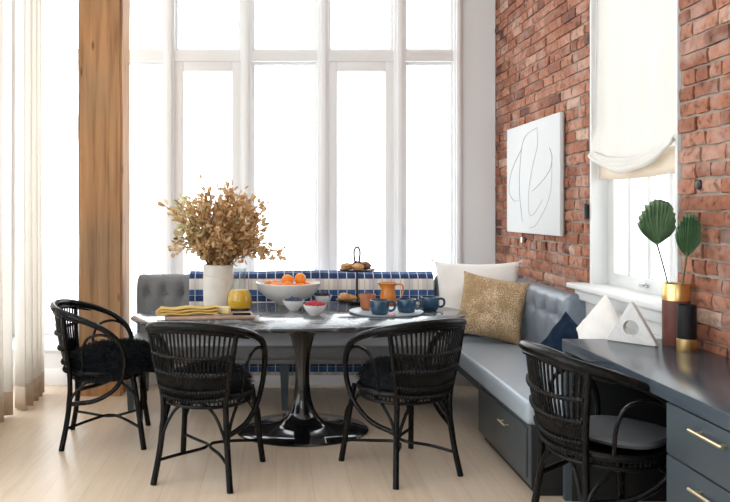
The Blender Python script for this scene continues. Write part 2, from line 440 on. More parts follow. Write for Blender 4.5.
mull = [-2.286, -1.612, -.938, -.260, .414, 1.084, 1.595]
tn = 2
for i, x in enumerate(mull):
    w = .05 if i < 6 else .035
    bm = BM()
    box(bm, x - w, x + w, YW - .03, YW + .10, .30, 3.85, bev=.004)
    box(bm, x - w * .45, x + w * .45, YW - .055, YW - .03, .30, 3.85, bev=.003)
    struct(link('trim_%d' % tn, bm, M['white_paint'])); tn += 1
bm = BM()
box(bm, XL, 1.63, YW - .025, YW + .09, 2.705, 2.80, bev=.004)
struct(link('trim_%d' % tn, bm, M['white_paint'])); tn += 1
wn = 1
for i in range(6):
    x0, x1 = mull[i] + .05, mull[i + 1] - (.05 if i < 5 else .035)
    w = empty('window_%d' % wn, ((x0 + x1) / 2, YW, .3)); struct(w); wn += 1
    hw = (x1 - x0) / 2
    for (z0, z1, cas) in ((0.0, 2.405, i % 2 == 0 if False else i in (2, 4, 0)), (2.50, 3.55, False)):
        s = .075 if cas else .022
        bm = BM()
        yy0 = -.015 if cas else .02
        for d in ((-hw, -hw + s, z0, z1), (hw - s, hw, z0, z1)):
            box(bm, d[0], d[1], yy0, .06, d[2], d[3], bev=.004)
        box(bm, -hw + s, hw - s, yy0, .06, z0, z0 + s * 1.1, bev=.003)
        box(bm, -hw + s, hw - s, yy0, .06, z1 - s * 1.15, z1, bev=.003)
        if cas:
            box(bm, -hw + s, hw - s, .01, .05, z0 + s, z0 + s + .02)
        f = link('casement_sash' if cas else 'sash', bm, M['white_paint'], w)
        bm = BM(); box(bm, -hw + s, hw - s, .030, .036, z0 + s, z1 - s)
        link('pane', bm, M['pane'], f)

# left wall with tall opening behind the curtain, back wall with an unseen opening added for fill light
bm = BM()
OL = (-1.8, 5.9)
box(bm, XL - .2, XL, YB, OL[0], 0, ZC); box(bm, XL - .2, XL, OL[1], YW + .2, 0, ZC)
box(bm, XL - .2, XL, OL[0], OL[1], 0, .3); box(bm, XL - .2, XL, OL[0], OL[1], 3.7, ZC)
struct(link('wall_left', bm, M['plain_wall']))
w = empty('window_%d' % wn, (XL - .1, (OL[0] + OL[1]) / 2, .3)); struct(w); wn += 1
bm = BM()
for k in range(8):
    y = OL[0] + (OL[1] - OL[0]) * k / 7 - (OL[0] + OL[1]) / 2
    box(bm, -.04, .04, y - .04, y + .04, 0, 3.4)
link('frame', bm, M['white_paint'], w)
bm = BM(); box(bm, -.004, .004, OL[0] - 2.05, OL[1] - 2.05, 0, 3.4); link('pane', bm, M['pane'], w)
bm = BM()
OB = (-1.3, .5)
box(bm, XL, OB[0], YB - .2, YB, 0, ZC); box(bm, OB[1], XR + .3, YB - .2, YB, 0, ZC)
box(bm, OB[0], OB[1], YB - .2, YB, 0, 1.0); box(bm, OB[0], OB[1], YB - .2, YB, 2.8, ZC)
struct(link('wall_back', bm, M['plain_wall']))
w = empty('window_%d' % wn, (-.4, YB - .1, 1.0)); struct(w); wn += 1  # unseen window, added to let fill light in from behind
bm = BM()
for k in range(3): box(bm, -.87 + .87 * k - .03, -.87 + .87 * k + .03, -.04, .04, 0, 1.8)
link('frame', bm, M['white_paint'], w)
bm = BM(); box(bm, -.9, .9, -.004, .004, 0, 1.8); link('pane', bm, M['pane'], w)

# right wall of real bricks, with a window opening
WY0, WY1, WZ0, WZ1 = 3.46, 4.43, .90, 3.05
def in_open(y0, y1, z0, z1): return y1 > WY0 and y0 < WY1 and z1 > 0 and z0 < WZ1
wall_r = BM()
for d in ((XR + .03, XR + .35, YB, WY0 + .01, 0, ZC), (XR + .03, XR + .35, WY1 - .01, YW + .2, 0, ZC), (XR + .03, XR + .35, WY0, WY1, WZ1, ZC), (XR + .12, XR + .35, WY0, WY1, 0, WZ0)):
    box(wall_r, *d, mi=1)
# mortar skin just behind the brick faces
for d in ((XR + .017, XR + .05, .2, WY0 - .004, 0, ZC), (XR + .017, XR + .05, WY1 + .004, YW + .1, 0, ZC), (XR + .017, XR + .05, WY0 - .1, WY1 + .1, WZ1 + .004, ZC)):
    box(wall_r, *d, mi=1)
tone = wall_r.verts.layers.float.new('tone')
def brick(y0, y1, z0, z1, tn_, dx, face_y=None):
    nu = 5 if y1 - y0 > .12 else 3; nv = 3
    sd = Vector((random.random() * 50, random.random() * 50, 0))
    g = []
    for i in range(nu + 1):
        row = []
        for j in range(nv + 1):
            u, v = i / nu, j / nv
            y = y0 + (y1 - y0) * u; z = z0 + (z1 - z0) * v
            e = min(u, 1 - u) * (y1 - y0); e2 = min(v, 1 - v) * (z1 - z0)
            rnd = .004 if (i in (0, nu) or j in (0, nv)) else 0
            if (i in (0, nu)) and (j in (0, nv)): rnd = .008
            nz = noise.noise(Vector((y * 16, z * 16, tn_ * 7)) + sd)
            nz2 = noise.noise(Vector((y * 30, z * 30, tn_ * 9 + 4)) + sd)
            yy = y + nz2 * .006; zz = z + nz * .0065
            vert = wall_r.verts.new((XR + dx + rnd + nz * .007, yy, zz)); vert[tone] = tn_
            row.append(vert)
        g.append(row)
    for i in range(nu):
        for j in range(nv): wall_r.faces.new((g[i][j], g[i][j + 1], g[i + 1][j + 1], g[i + 1][j]))
    # skirts into the mortar
    per = [g[i][0] for i in range(nu)] + [g[nu][j] for j in range(nv)] + [g[i][nv] for i in range(nu, 0, -1)] + [g[0][j] for j in range(nv, 0, -1)]
    back = []
    for v in per:
        q = wall_r.verts.new((XR + .05, v.co.y, v.co.z)); q[tone] = tn_; back.append(q)
    for k in range(len(per)):
        k2 = (k + 1) % len(per); wall_r.faces.new((per[k], per[k2], back[k2], back[k]))
CH = .0735; MJ = .0125
row = 0; z = .0
while z < ZC - .02:
    header = (row % 6 == 3)
    L = .105 if header else .207
    y = 1.6 - (0 if row % 2 else L / 2) - random.random() * .02
    while y < YW - .02:
        l = L * random.uniform(.86, 1.10)
        y0, y1 = y + MJ / 2, min(y + l - MJ / 2, YW)
        z0, z1 = z + MJ / 2, z + CH - MJ / 2
        y += l
        segs = [(y0, y1)]
        if in_open(y0, y1, z0, z1):
            segs = []
            if y0 < WY0 - .03: segs.append((y0, WY0 - random.uniform(0, .006)))
            if y1 > WY1 + .03: segs.append((WY1 + random.uniform(0, .006), y1))
        for a, b in segs:
            t_ = min(1, max(0, random.gauss(.52, .22)))
            brick(a, b, z0 + random.uniform(-.002, .002), z1 + random.uniform(-.002, .002), t_, random.uniform(-.006, .005))
    z += CH; row += 1
struct(link('wall_right', wall_r, [M['brick'], M['mortar']], angle=.9))

# side window in the brick wall
w = empty('window_%d' % wn, (XR, (WY0 + WY1) / 2, WZ0)); struct(w); wn += 1
hy = (WY1 - WY0) / 2; H_ = WZ1 - WZ0
bm = BM()   # lining
box(bm, .0, .37, hy - .022, hy - .002, -.0, H_); box(bm, .0, .37, -hy + .002, -hy + .022, 0, H_)
box(bm, .0, .37, -hy, hy, H_ - .03, H_)
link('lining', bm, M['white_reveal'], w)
bm = BM()
for a, b in ((-hy + .022, -hy + .10), (hy - .10, hy - .022)): box(bm, .10, .17, a, b, .02, H_ - .03, bev=.004)
box(bm, .10, .17, -hy + .1, hy - .1, .02, .12, bev=.004); box(bm, .10, .17, -hy + .1, hy - .1, H_ - .12, H_ - .03, bev=.004)
box(bm, .10, .165, -hy + .1, hy - .1, 1.06, 1.12, bev=.004)
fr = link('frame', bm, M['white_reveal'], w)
bm = BM()
for yy in (-.22, 0, .22): box(bm, .112, .150, yy - .016, yy + .016, .12, H_ - .12, bev=.003)
link('glazing_bar', bm, M['white_reveal'], fr)
bm = BM(); box(bm, .13, .136, -hy + .1, hy - .1, .12, H_ - .12); link('pane', bm, M['pane'], fr)
bm = BM(); box(bm, .085, .10, -.03, .06, .075, .09, bev=.003); tube(bm, [(.09, .0, .085), (.07, .0, .095), (.065, -.06, .10)], .006)
link('latch', bm, M['steel'], fr)
bm = BM(); box(bm, -.115, .24, -hy - .07, hy + .075, .018, .048, bev=.006, seg=3)
box(bm, -.075, .03, -hy - .04, hy + .045, -.05, .018, bev=.006)
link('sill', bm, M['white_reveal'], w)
bm = BM(); box(bm, -.035, .12, -hy, hy, -.90, -.05, bev=.003)
for yy in (-hy + .06, 0): box(bm, -.045, -.03, yy, yy + .40, -.82, -.12, bev=.006)
link('apron_panel', bm, M['white_reveal'], w)

# roman shade
sh = tag(empty('roman_shade', (XR + .035, (WY0 + WY1) / 2, 0)), 'ivory linen relaxed roman shade hanging in the side window', 'window shade')
boxobj('head_rail', (-.02, .05, -hy + .03, hy - .03, 2.95, 3.01), M['white_paint'], sh)
def shade_fn(u, v):
    y = (-hy + .03) + (2 * hy - .06) * u
    sag = .075 * (1 - (2 * u - 1) ** 2)
    bot = 1.745 - sag
    z = 2.96 + (bot - 2.96) * v
    x = .006 * math.sin(u * 9 + 2 * v) + .010 * math.sin(u * 23) * v
    x -= .03 * max(0, v - .86) / .14
    return Vector((x, y, z))
bm = BM(); sheet(bm, shade_fn, 40, 40)
solidify(link('fabric', bm, M['shade'], sh), .003)
bm = BM()
for k in range(3):
    def fold(u, v, k=k):
        y = (-hy + .025) + (2 * hy - .05) * u
        sag = (.075 + .012 * k) * (1 - (2 * u - 1) ** 2)
        a = v * PI * 1.15
        rr = .016 + .016 * math.sin(PI * u) + .004 * math.sin(u * 17 + k * 2)
        return Vector((-.035 - .5 * rr * math.sin(a) - .006 * k, y, 1.765 - .012 * k - sag - rr * (1 - math.cos(a)) * .55))
    sheet(bm, fold, 36, 8)
solidify(link('gathered_fold', bm, M['shade'], sh), .003)
bm = BM()
sheet(bm, lambda u, v: Vector((.012 + .004 * math.sin(u * 30), -hy + .03 + (2 * hy - .06) * u, 1.72 + (1.585 - .01 * math.sin(PI * u) - 1.72) * v)), 30, 4)
solidify(link('sheer_hem', bm, M['shade_sheer'], sh), .002)

# wall behind left: timber column
bm = BM()
box(bm, -.166, .166, -.15, .15, 0, ZC)
bmesh.ops.subdivide_edges(bm, edges=[e for e in bm.edges if abs(e.verts[0].co.z - e.verts[1].co.z) > 1], cuts=60)
es = [e for e in bm.edges if abs(e.verts[0].co.z - e.verts[1].co.z) > .01]
bmesh.ops.bevel(bm, geom=es, offset=.018, segments=3, affect='EDGES')
for v in bm.verts:
    nz = noise.noise(Vector((v.co.x * 8, v.co.y * 8, v.co.z * 2.2)))
    v.co.x += nz * .008; v.co.y += noise.noise(Vector((v.co.x * 8 + 9, v.co.y * 8, v.co.z * 2.5))) * .006
tag(link('timber_column', bm, M['timber'], loc=(-1.322, 5.56, 0)), 'tall rough reclaimed timber column between curtain and dining table', 'column')

# curtain panels
def curtain(y0, y1, xb, folds, label, seed, amp):
    t = tag(empty('linen_curtain', (xb, (y0 + y1) / 2, 0)), label, 'curtain')
    ln = y1 - y0
    def fn(z0, z1):
        def f(u, v):
            z = z0 + (z1 - z0) * v
            ph = 2 * PI * folds * u + seed
            flare = .8 + .2 * (1 - z / ZC)
            x = amp * flare * (math.sin(ph) + .25 * math.sin(2 * ph + 1 + z * .4)) + .02 * math.sin(3 * u + seed)
            return Vector((x, -ln / 2 + ln * u + .02 * math.cos(ph * 1.0), z))
        return f
    bm = BM(); sheet(bm, fn(.17, 3.98), 150, 14); solidify(link('fabric', bm, M['curtain'], t), .003)
    bm = BM(); sheet(bm, fn(.012, .17), 150, 2); solidify(link('hem_band', bm, M['curtain_band'], t), .0045)
    return t
curtain(4.98, 5.46, -1.79, 4, 'far ivory linen curtain with tan hem, next to the timber column', .5, .05)
curtain(3.6, 4.90, -1.83, 8, 'near ivory linen curtain with tan hem at left edge of the photo', 2.3, .075)
rod = BM(); tube(rod, [(-1.82, -.5, 4.02), (-1.82, 5.5, 4.02)], .014, n=1)
tag(link('curtain_rod', rod, M['white_paint']), 'white curtain track running along the left windows near the ceiling', 'curtain rod')

# ------------------------------------------------------------------ benches
def tufted(name, length, depth, z0, z1, mat, parent, spacing, first, zb, rows=1, **kw):
    """upholstered roll along +x, front face at y=-depth/2 ; buttons at zb"""
    btn = []
    x = first
    while x < length - .04: btn.append(x); x += spacing
    prof = []
    h = z1 - z0; r = depth * .46
    prof = [(-depth / 2, 0), (-depth / 2, h * .12), (-depth / 2, h * .25), (-depth / 2 - .004, h * .38)]
    for k in range(5): prof.append((-depth / 2 - .006, h * (.42 + .07 * k)))
    zt = h - r
    for k in range(1, 14):
        a = PI - PI * k / 14
        prof.append((math.cos(a) * depth / 2, max(h * .71, zt) + math.sin(a) * min(r, h - max(h * .71, zt))))
    prof += [(depth / 2, h * .6), (depth / 2, 0)]
    nx = int(length / .0125)
    def fn(u, v):
        i = v * (len(prof) - 1); a = int(min(i, len(prof) - 2)); t = i - a
        y = prof[a][0] * (1 - t) + prof[a + 1][0] * t; z = prof[a][1] * (1 - t) + prof[a + 1][1] * t
        x = u * length
        e = min(x, length - x)
        # rounded ends
        k = 0
        if e < .04: k = (1 - math.sqrt(max(0, 1 - ((.04 - e) / .04) ** 2))) * .04
        y2 = y * (1 - k / (depth / 2) * .8); z2 = z - k * min(1, max(0, (z / h - .5) / .4))
        d = 0
        if y < depth * .3:
            for b in btn:
                dx = x - b; dz = z + z0 - zb
                r2 = (dx / .030) ** 2 + (dz / .030) ** 2
                d += .036 * math.exp(-r2)
                if dz > 0: d += .012 * math.exp(-(dx / .012) ** 2) * math.exp(-dz / .12)
                else: d += .008 * math.exp(-(dx / .012) ** 2) * math.exp(dz / .10)
            near = min(abs(x - b) for b in btn) if btn else 1
            d += .010 * math.exp(-((z + z0 - zb) / .014) ** 2) - .008 * math.cos(PI * min(1, near / (spacing / 2))) * math.exp(-((z + z0 - zb) / .10) ** 2) * -1
        if z > h * .7 and y > -depth * .3: return Vector((x, y2, z2 + z0 - d * .4))
        return Vector((x, y2 + d, z2 + z0))
    bm = BM(); g = sheet(bm, fn, nx, 60)
    bm.faces.new(g[0]); bm.faces.new(g[-1][::-1])
    o = link(name, bm, mat, parent, angle=1.2, **kw)
    for b in btn:
        q = BM(); blob(q, (b, -depth / 2 + .022, zb), .011, .006, .011, 0, 0, 2)
        link('button', q, mat, o)
    return o
def leg(bm, x, y, z1, r0, r1, lean=(0, 0)):
    vs = []
    for z, r in ((0, r0), (z1, r1)):
        k = 1 - z / z1
        vs.append([bm.verts.new((x + sx * r + lean[0] * k, y + sy * r + lean[1] * k, z)) for sx, sy in ((-1, -1), (1, -1), (1, 1), (-1, 1))])
    for k in range(4): bm.faces.new((vs[0][k], vs[0][(k + 1) % 4], vs[1][(k + 1) % 4], vs[1][k]))
    bm.faces.new(vs[0]); bm.faces.new(vs[1])

WB = tag(empty('window_bench', (0, 0, 0)), 'long grey upholstered bench with button tufted back under the tall windows', 'bench')
bx0, bx1 = -1.07, 1.215
bm = BM(); box(bm, bx0, bx1, 4.96, 5.52, .365, .465, bev=.025, seg=4)
link('seat_cushion', bm, M['upholstery_window'], WB)
boxobj('seat_frame', (bx0 + .02, bx1 - .01, 4.99, 5.62, .33, .364), M['upholstery_window'], WB, bev=.006)
tufted('backrest', bx1 - bx0, .14, .365, .905, M['upholstery_window'], WB, .135, .085, .765, loc=(bx0, 5.575, 0))
for x, y in ((bx0 + .06, 5.02), (.06, 5.04), (bx0 + .06, 5.58), (.06, 5.58)):
    bm = BM(); leg(bm, x, y, .335, .019, .034); link('leg', bm, M['cabinet'], WB, smooth=False)
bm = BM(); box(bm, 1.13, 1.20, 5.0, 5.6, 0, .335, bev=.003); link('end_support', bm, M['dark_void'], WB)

SB = tag(empty('banquette', (0, 0, 0)), 'slate grey banquette with storage drawer and tufted back along the brick wall', 'bench')
by0, by1 = 3.505, 5.65
bm = BM(); box(bm, 1.22, XR - .012, by0, by1 - .02, .345, .46, bev=.03, seg=4)
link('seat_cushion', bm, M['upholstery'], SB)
boxobj('storage_box', (1.245, XR - .015, by0 + .01, 4.43, .045, .343), M['bench_paint'], SB, bev=.004)
boxobj('end_panel', (1.246, XR - .016, by0 + .002, by0 + .0095, .045, .343), M['dark_void'], SB, bev=.001)  # near-black sheet added as the shade past the box end
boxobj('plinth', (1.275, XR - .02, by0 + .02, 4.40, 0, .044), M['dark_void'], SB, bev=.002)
boxobj('seat_frame', (1.26, XR - .015, 4.431, by1 - .02, .28, .343), M['bench_paint'], SB, bev=.004)
dr = boxobj('drawer', (1.232, 1.2448, 3.56, 4.38, .075, .325), M['bench_paint'], SB, bev=.004)
bm = BM(); tube(bm, [(1.205, 3.80, .262), (1.205, 3.91, .262)], .005, n=1)
for y in (3.815, 3.895): tube(bm, [(1.205, y, .262), (1.235, y, .262)], .0035, n=1)
link('handle', bm, M['brass_light'], dr)
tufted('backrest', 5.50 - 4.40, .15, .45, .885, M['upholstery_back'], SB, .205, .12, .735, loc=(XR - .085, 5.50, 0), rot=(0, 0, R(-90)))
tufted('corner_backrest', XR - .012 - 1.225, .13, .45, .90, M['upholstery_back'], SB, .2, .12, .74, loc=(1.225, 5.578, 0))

# plaid blanket over the window bench back
def blanket():
    x0, x1 = -.66, 1.20
    path = [(5.488, .50), (5.489, .60), (5.490, .70), (5.488, .80), (5.497, .87), (5.520, .912), (5.560, .925), (5.600, .920), (5.640, .895), (5.663, .84), (5.667, .70), (5.668, .50), (5.669, .30), (5.670, .10)]
    P = catmull([(0, a, b) for a, b in path], 4)
    cum = [0]
    for a, b in zip(P, P[1:]): cum.append(cum[-1] + (b - a).length)
    top = cum[24]
    def fn(u, v):
        i = round(v * (len(P) - 1)); p = P[i]
        x = x0 + (x1 - x0) * u
        wv = .004 * math.sin(x * 9) + .003 * math.sin(x * 23 + 1)
        s = -1 if i < 24 else 1
        return Vector((x, p.y + (wv - .006) * (1 if i < 20 else 0), p.z + .006 * math.sin(x * 5) * (1 if 18 < i < 34 else 0)))
    def uv(u, v):
        i = round(v * (len(P) - 1)); return (x0 + (x1 - x0) * u + 3, 10 * .172 + (top - cum[i]) + .0)
    bm = BM(); sheet(bm, fn, 80, len(P) - 1, uvfn=uv)
    o = link('plaid_blanket', bm, M['plaid']); solidify(o, .008, 0)
    tag(o, 'blue and cream plaid blanket draped over the back of the window bench', 'blanket')
blanket()

# pillows
def pillow(name, w, h, t, mat, loc, lean, yaw, label, roll=0, fringe=False, seed=0, n=28, cat='cushion', ctr=False):
    bm = BM()
    def srf(s):
        def f(u, v):
            a, b = 2 * u - 1, 2 * v - 1
            x = w / 2 * a * (1 - .09 * (1 - b * b)); z = h / 2 * b * (1 - .09 * (1 - a * a))
            th = t / 2 * (max(0, (1 - a * a)) * max(0, (1 - b * b))) ** .42
            wr = noise.noise(Vector((a * 2.2, b * 2.2, seed + s))) * .016 * (1 if th > .002 else 0)
            return Vector((x, s * (th + wr * min(1, th / .03)), z + h / 2))
        return f
    sheet(bm, srf(-1), n, n); sheet(bm, srf(1), n, n)
    bmesh.ops.remove_doubles(bm, verts=bm.verts, dist=.0004)
    o = link(name, bm, mat, loc=loc, rot=(lean, roll, yaw), angle=1.4)
    if ctr:
        o.location = Vector(loc) - o.rotation_euler.to_matrix() @ Vector((0, 0, h / 2))
    tag(o, label, cat)
    if fringe:
        for cx in (-1, 1):
            for cz in (0, 1):
                q = BM()
                for k in range(14):
                    a = random.uniform(-.9, .9); d = Vector((cx * (.6 + .4 * math.cos(a)), random.uniform(-.4, .4), (1 if cz else -1) * (.5 + .5 * math.sin(a)))).normalized()
                    p = Vector((cx * w / 2 * .985, 0, cz * h + (-.006 if cz else .006)))
                    tube(q, [p - d * .01, p + d * .018, p + d * .036 + Vector((0, 0, -.006))], .003, seg=4, n=2)
                link('tassel', q, mat, o)
    return o
pillow('pillow', .64, .56, .17, M['cream_fabric'], (1.52, 5.36, .464), R(-13), R(-4), 'large cream cotton pillow with tasselled corners in the bench corner', fringe=True, seed=1)
pillow('pillow', .47, .46, .17, M['gold_pillow'], (1.54, 5.14, .70), R(-16), R(-20), 'square speckled gold pillow leaning on the cream pillow', seed=4, roll=R(9), ctr=True)
pillow('pillow', .29, .29, .11, M['navy_fabric'], (1.61, 3.985, .640), R(-20), R(-66), 'small navy blue pillow on the banquette behind the white pillow', seed=7, roll=R(30), ctr=True)
pillow('pillow', .37, .37, .13, M['white_fabric'], (1.725, 3.80, .700), R(-8), R(-76), 'white linen pillow on its corner, under the side window sill', seed=9, roll=R(43), ctr=True)

# ------------------------------------------------------------------ desk
DX, DY0, DY1, DZ = 1.387, 1.2, 3.495, .775
DK = tag(empty('desk', (0, 0, 0)), 'slate blue built-in desk with brass drawer pulls along the brick wall', 'desk')
boxobj('desktop', (DX, XR - .012, DY0, DY1, DZ - .052, DZ), M['desk_top'], DK, bev=.003)
boxobj('side_panel', (DX + .003, XR - .02, DY1 - .033, DY1 - .003, 0, DZ - .053), M['cabinet'], DK, bev=.002)
boxobj('inner_panel', (DX + .034, XR - .052, DY1 - .040, DY1 - .034, 0, DZ - .053), M['dark_void'], DK, bev=.001)  # added lining, knee-space shade put into its colour
boxobj('back_panel', (XR - .05, XR - .022, 2.57, DY1 - .035, 0, DZ - .053), M['dark_void'], DK, bev=.002)  # coloured near-black for the shade below the desktop
boxobj('cabinet', (DX + .022, XR - .02, DY0 + .01, 2.565, .06, DZ - .053), M['cabinet'], DK, bev=.003)
for z0, z1, hz in ((.538, .717, .675), (.300, .532, .482), (.070, .294, .24)):
    for y0, y1, hc in ((1.95, 2.561, 2.28), (1.22, 1.944, 1.58)):
        d = boxobj('drawer', (DX + .001, DX + .0215, y0, y1, z0, z1), M['cabinet'], DK, bev=.003)
        bm = BM(); tube(bm, [(DX - .030, hc - .09, hz), (DX - .030, hc + .09, hz)], .0062, n=1, seg=10)
        for q in (-.065, .065): tube(bm, [(DX - .030, hc + q, hz), (DX + .002, hc + q, hz)], .0045, n=1)
        link('handle', bm, M['brass_light'], d)

# desk objects
def cyl_vase(loc, r, h, body, trim, gold_top, label):
    t = tag(empty('vase', loc), label, 'vase')
    bh = h * .27
    bm = BM()
    if gold_top:
        lathe(bm, [(0, 0), (r * .97, 0), (r, .004), (r, h - bh)], 40); link('body', bm, body, t)
        bm = BM(); lathe(bm, [(r, h - bh), (r * 1.02, h - bh + .001), (r * 1.02, h - .002), (r * 1.0, h), (r * .92, h), (r * .92, h - .12), (0, h - .12)], 40)
        link('gold_rim', bm, trim, t)
    else:
        lathe(bm, [(r, bh), (r, h - .003), (r * .97, h), (r * .88, h), (r * .88, h - .08), (0, h - .08)], 40); link('body', bm, body, t)
        bm = BM(); lathe(bm, [(0, 0), (r, 0), (r * 1.02, .003), (r * 1.02, bh - .001), (r, bh)], 40); link('gold_base', bm, trim, t)
    return t
V1 = (1.853, 3.335)
cyl_vase((V1[0], V1[1], DZ), .058, .285, M['maroon'], M['brass'], True, 'tall oxblood vase with a gold rim holding palm leaves on the desk')
cyl_vase((1.822, 3.195, DZ), .039, .205, M['matte_black'], M['brass'], False, 'short black cylinder vase with a gold base beside the oxblood vase')

def palm_leaf(base, tip_dir, length, width, yaw, stem0, label, seed):
    t = tag(empty('palm_leaf', base), label, 'leaf')
    rnd = random.Random(seed)
    up = Vector(tip_dir).normalized(); side = Vector((math.cos(yaw), math.sin(yaw), 0)); side = (side - up * side.dot(up)).normalized()
    nrm = up.cross(side)
    bm = BM(); npl = 13; tl_ = bm.verts.layers.float.new('tone')
    spread = 1.12; kx = width / 2 / (.58 * length * math.sin(spread * .93))
    rows = 10; g = []
    for i in range(2 * npl + 1):
        a = (i / (2 * npl) * 2 - 1) * spread
        fold = .008 if i % 2 else -.008
        s = abs(a) / spread
        L = length * (1.0 - .26 * s ** 2.5) * (1 + (.02 if i % 2 else -.03) + rnd.uniform(-.035, .025))
        rowv = []
        for j in range(rows + 1):
            q = j / rows
            aa = a * (1 - .10 * q ** 1.5)
            p = up * (math.cos(aa) * L * q) + side * (math.sin(aa) * L * q * kx * (1 - .18 * q * q)) + nrm * (fold * min(1, q * 2) - .10 * length * math.cos(a) * q * q + .20 * abs(math.sin(aa)) * L * q * .5)
            vv = bm.verts.new(p); vv[tl_] = (i % 2) * .9 + (.1 if i % 4 == 0 else 0); rowv.append(vv)
        g.append(rowv)
    for i in range(2 * npl):
        for j in range(rows): bm.faces.new((g[i][j], g[i + 1][j], g[i + 1][j + 1], g[i][j + 1]))
    bmesh.ops.remove_doubles(bm, verts=bm.verts, dist=.0002)
    solidify(link('blade', bm, M['palm'], t, angle=.3), .0012)
    bm = BM(); b = Vector(base); s0 = Vector(stem0)
    tube(bm, [s0 - b, (s0 - b) * .5 + Vector((.004, 0, 0)), (0, 0, 0), up * length * .1], .0038, seg=6)
    link('stalk', bm, M['stem'], t)
s_ = 215.
palm_leaf((1.788, 3.375, 1.4 - (245 - 210) / 213), (0, 0, 1), .215, .185, R(8), (1.838, 3.335, .95), 'broad green fan palm leaf in the oxblood vase, in front of the window', 3)
palm_leaf((1.850, 3.245, 1.4 - (257 - 210) / 222), (.06, -.06, 1), .20, .10, R(-20), (1.855, 3.33, .95), 'narrow green palm leaf in the oxblood vase against the brick', 5)

# marble triangle with a round hole
def triangle():
    bm = BM(); a, b, c = Vector((-.118, 0)), Vector((.118, 0)), Vector((0, .20))
    # perimeter points rounded, matched to circle points
    tri = []
    for p, q in ((a, b), (b, c), (c, a)):
        for k in range(16):
            t = (k + .0) / 16; tri.append(p.lerp(q, t))
    ctr = Vector((0, .072)); r = .036
    per = []
    for p in tri:
        for k in (a, b, c):
            if (p - k).length < .012: p = p.lerp(Vector((0, .07)), .04)
        per.append(p)
    circ = [ctr + (p - ctr).normalized() * r for p in tri]
    th = .016
    L = len(per)
    rings = []
    for yy, pts, k in ((-th, circ, 1), (-th, per, .975), (-th + .003, per, 1), (th - .003, per, 1), (th, per, .975), (th, circ, 1)):
        rings.append([bm.verts.new(((ctr + (p - ctr) * k).x, yy, max(0, (ctr + (p - ctr) * k).y))) for p in pts])
    for m in range(6):
        A, B = rings[m], rings[(m + 1) % 6]
        for k in range(L): bm.faces.new((A[k], A[(k + 1) % L], B[(k + 1) % L], B[k]))
    tag(link('triangle_sculpture', bm, M['marble_white'], loc=(1.675, 3.385, DZ), rot=(0, 0, R(-49)), angle=.5), 'white marble triangle ornament with a round hole on the desk', 'ornament')
triangle()

# ------------------------------------------------------------------ canvas on the brick wall
cy0, cy1, cz0, cz1 = 4.80, 5.90, 1.225, 2.055
CV = tag(empty('wall_art', (XR - .012, (cy0 + cy1) / 2, cz0)), 'white canvas with thin abstract grey line drawing hung on the brick wall', 'picture')
hw_ = (cy1 - cy0) / 2; hh = cz1 - cz0
boxobj('canvas', (-.026, .0, -hw_, hw_, 0, hh), M['canvas'], CV, bev=.003)
boxobj('stretcher_frame', (.0, .012, -hw_ + .01, hw_ - .01, .01, hh - .01), M['canvas_edge'], CV, bev=.002)
bm = BM()
def cl(pts, r=.0021): tube(bm, [(-.0272, hw_ - 2 * hw_ * a, hh * (1 - b)) for a, b in pts], r, seg=5, n=8, flat=.5)
cl([(.62, .07), (.44, .10), (.34, .18), (.29, .40), (.28, .62), (.34, .90)])
cl([(.62, .07), (.63, .22), (.54, .40), (.47, .60), (.46, .76), (.50, .84), (.60, .80), (.72, .70)])
cl([(.33, .22), (.16, .36), (.07, .50), (.06, .62), (.16, .70), (.27, .70)])
cl([(.84, .27), (.88, .36), (.84, .46), (.68, .56), (.54, .62)])
cl([(.88, .36), (.86, .62), (.76, .78), (.60, .92), (.48, .95)])
link('drawn_line', bm, M['ink'], CV)

bm = BM(); box(bm, -.03, 0, -.03, .03, -.022, .022, bev=.004)
tag(link('wall_plate', bm, M['steel'], loc=(XR + .002, 5.60, 1.168)), 'small grey metal plate on the bricks just below the canvas', 'wall plate')
bm = BM(); box(bm, -.022, 0, -.018, .012, -.045, .045, bev=.004); tube(bm, [(-.02, -.012, -.05), (-.02, -.012, .05)], .007, n=1)
tag(link('shutter_hinge', bm, M['black_metal'], loc=(XR + .002, 4.46, 1.39)), 'old dark iron hinge on the brick edge left of the side window', 'hinge')
bm = BM(); lathe(bm, [(0, 0), (.024, 0), (.022, .010), (.010, .016), (0, .016)], 16); bmesh.ops.rotate(bm, verts=bm.verts, matrix=Matrix.Rotation(R(-90), 3, 'Y'))
tag(link('iron_bolt', bm, M['black_metal'], loc=(XR + .004, 3.285, 1.515)), 'round dark iron bolt head in the bricks above the palm leaves', 'bolt')

# ------------------------------------------------------------------ dining table
TX, TY, TZ = .168, 4.59, .74
TB = tag(empty('dining_table', (TX, TY, 0), R(8)), 'oval dark marble pedestal table with glossy black tulip base', 'table')
bm = BM(); A_, B_ = 1.075, .575
def oval(r): return [(r + 0, 0)]
lathe(bm, [(0, TZ), (A_ * .99, TZ), (A_, TZ - .004), (A_, TZ - .010), (A_ - .018, TZ - .022), (A_ - .07, TZ - .032), (0, TZ - .032)], 96, sy=B_ / A_)
link('tabletop', bm, M['marble_top'], TB)
bm = BM()
lathe(bm, [(0, 0), (.42, 0), (.425, .006), (.415, .014), (.30, .026), (.20, .038), (.145, .055), (.108, .085), (.080, .13), (.058, .20), (.046, .30), (.044, .40), (.052, .50), (.074, .59), (.105, .65), (.14, .69), (.15, .706), (0, .706)], 64, sy=.80)
link('pedestal', bm, M['gloss_black'], TB)

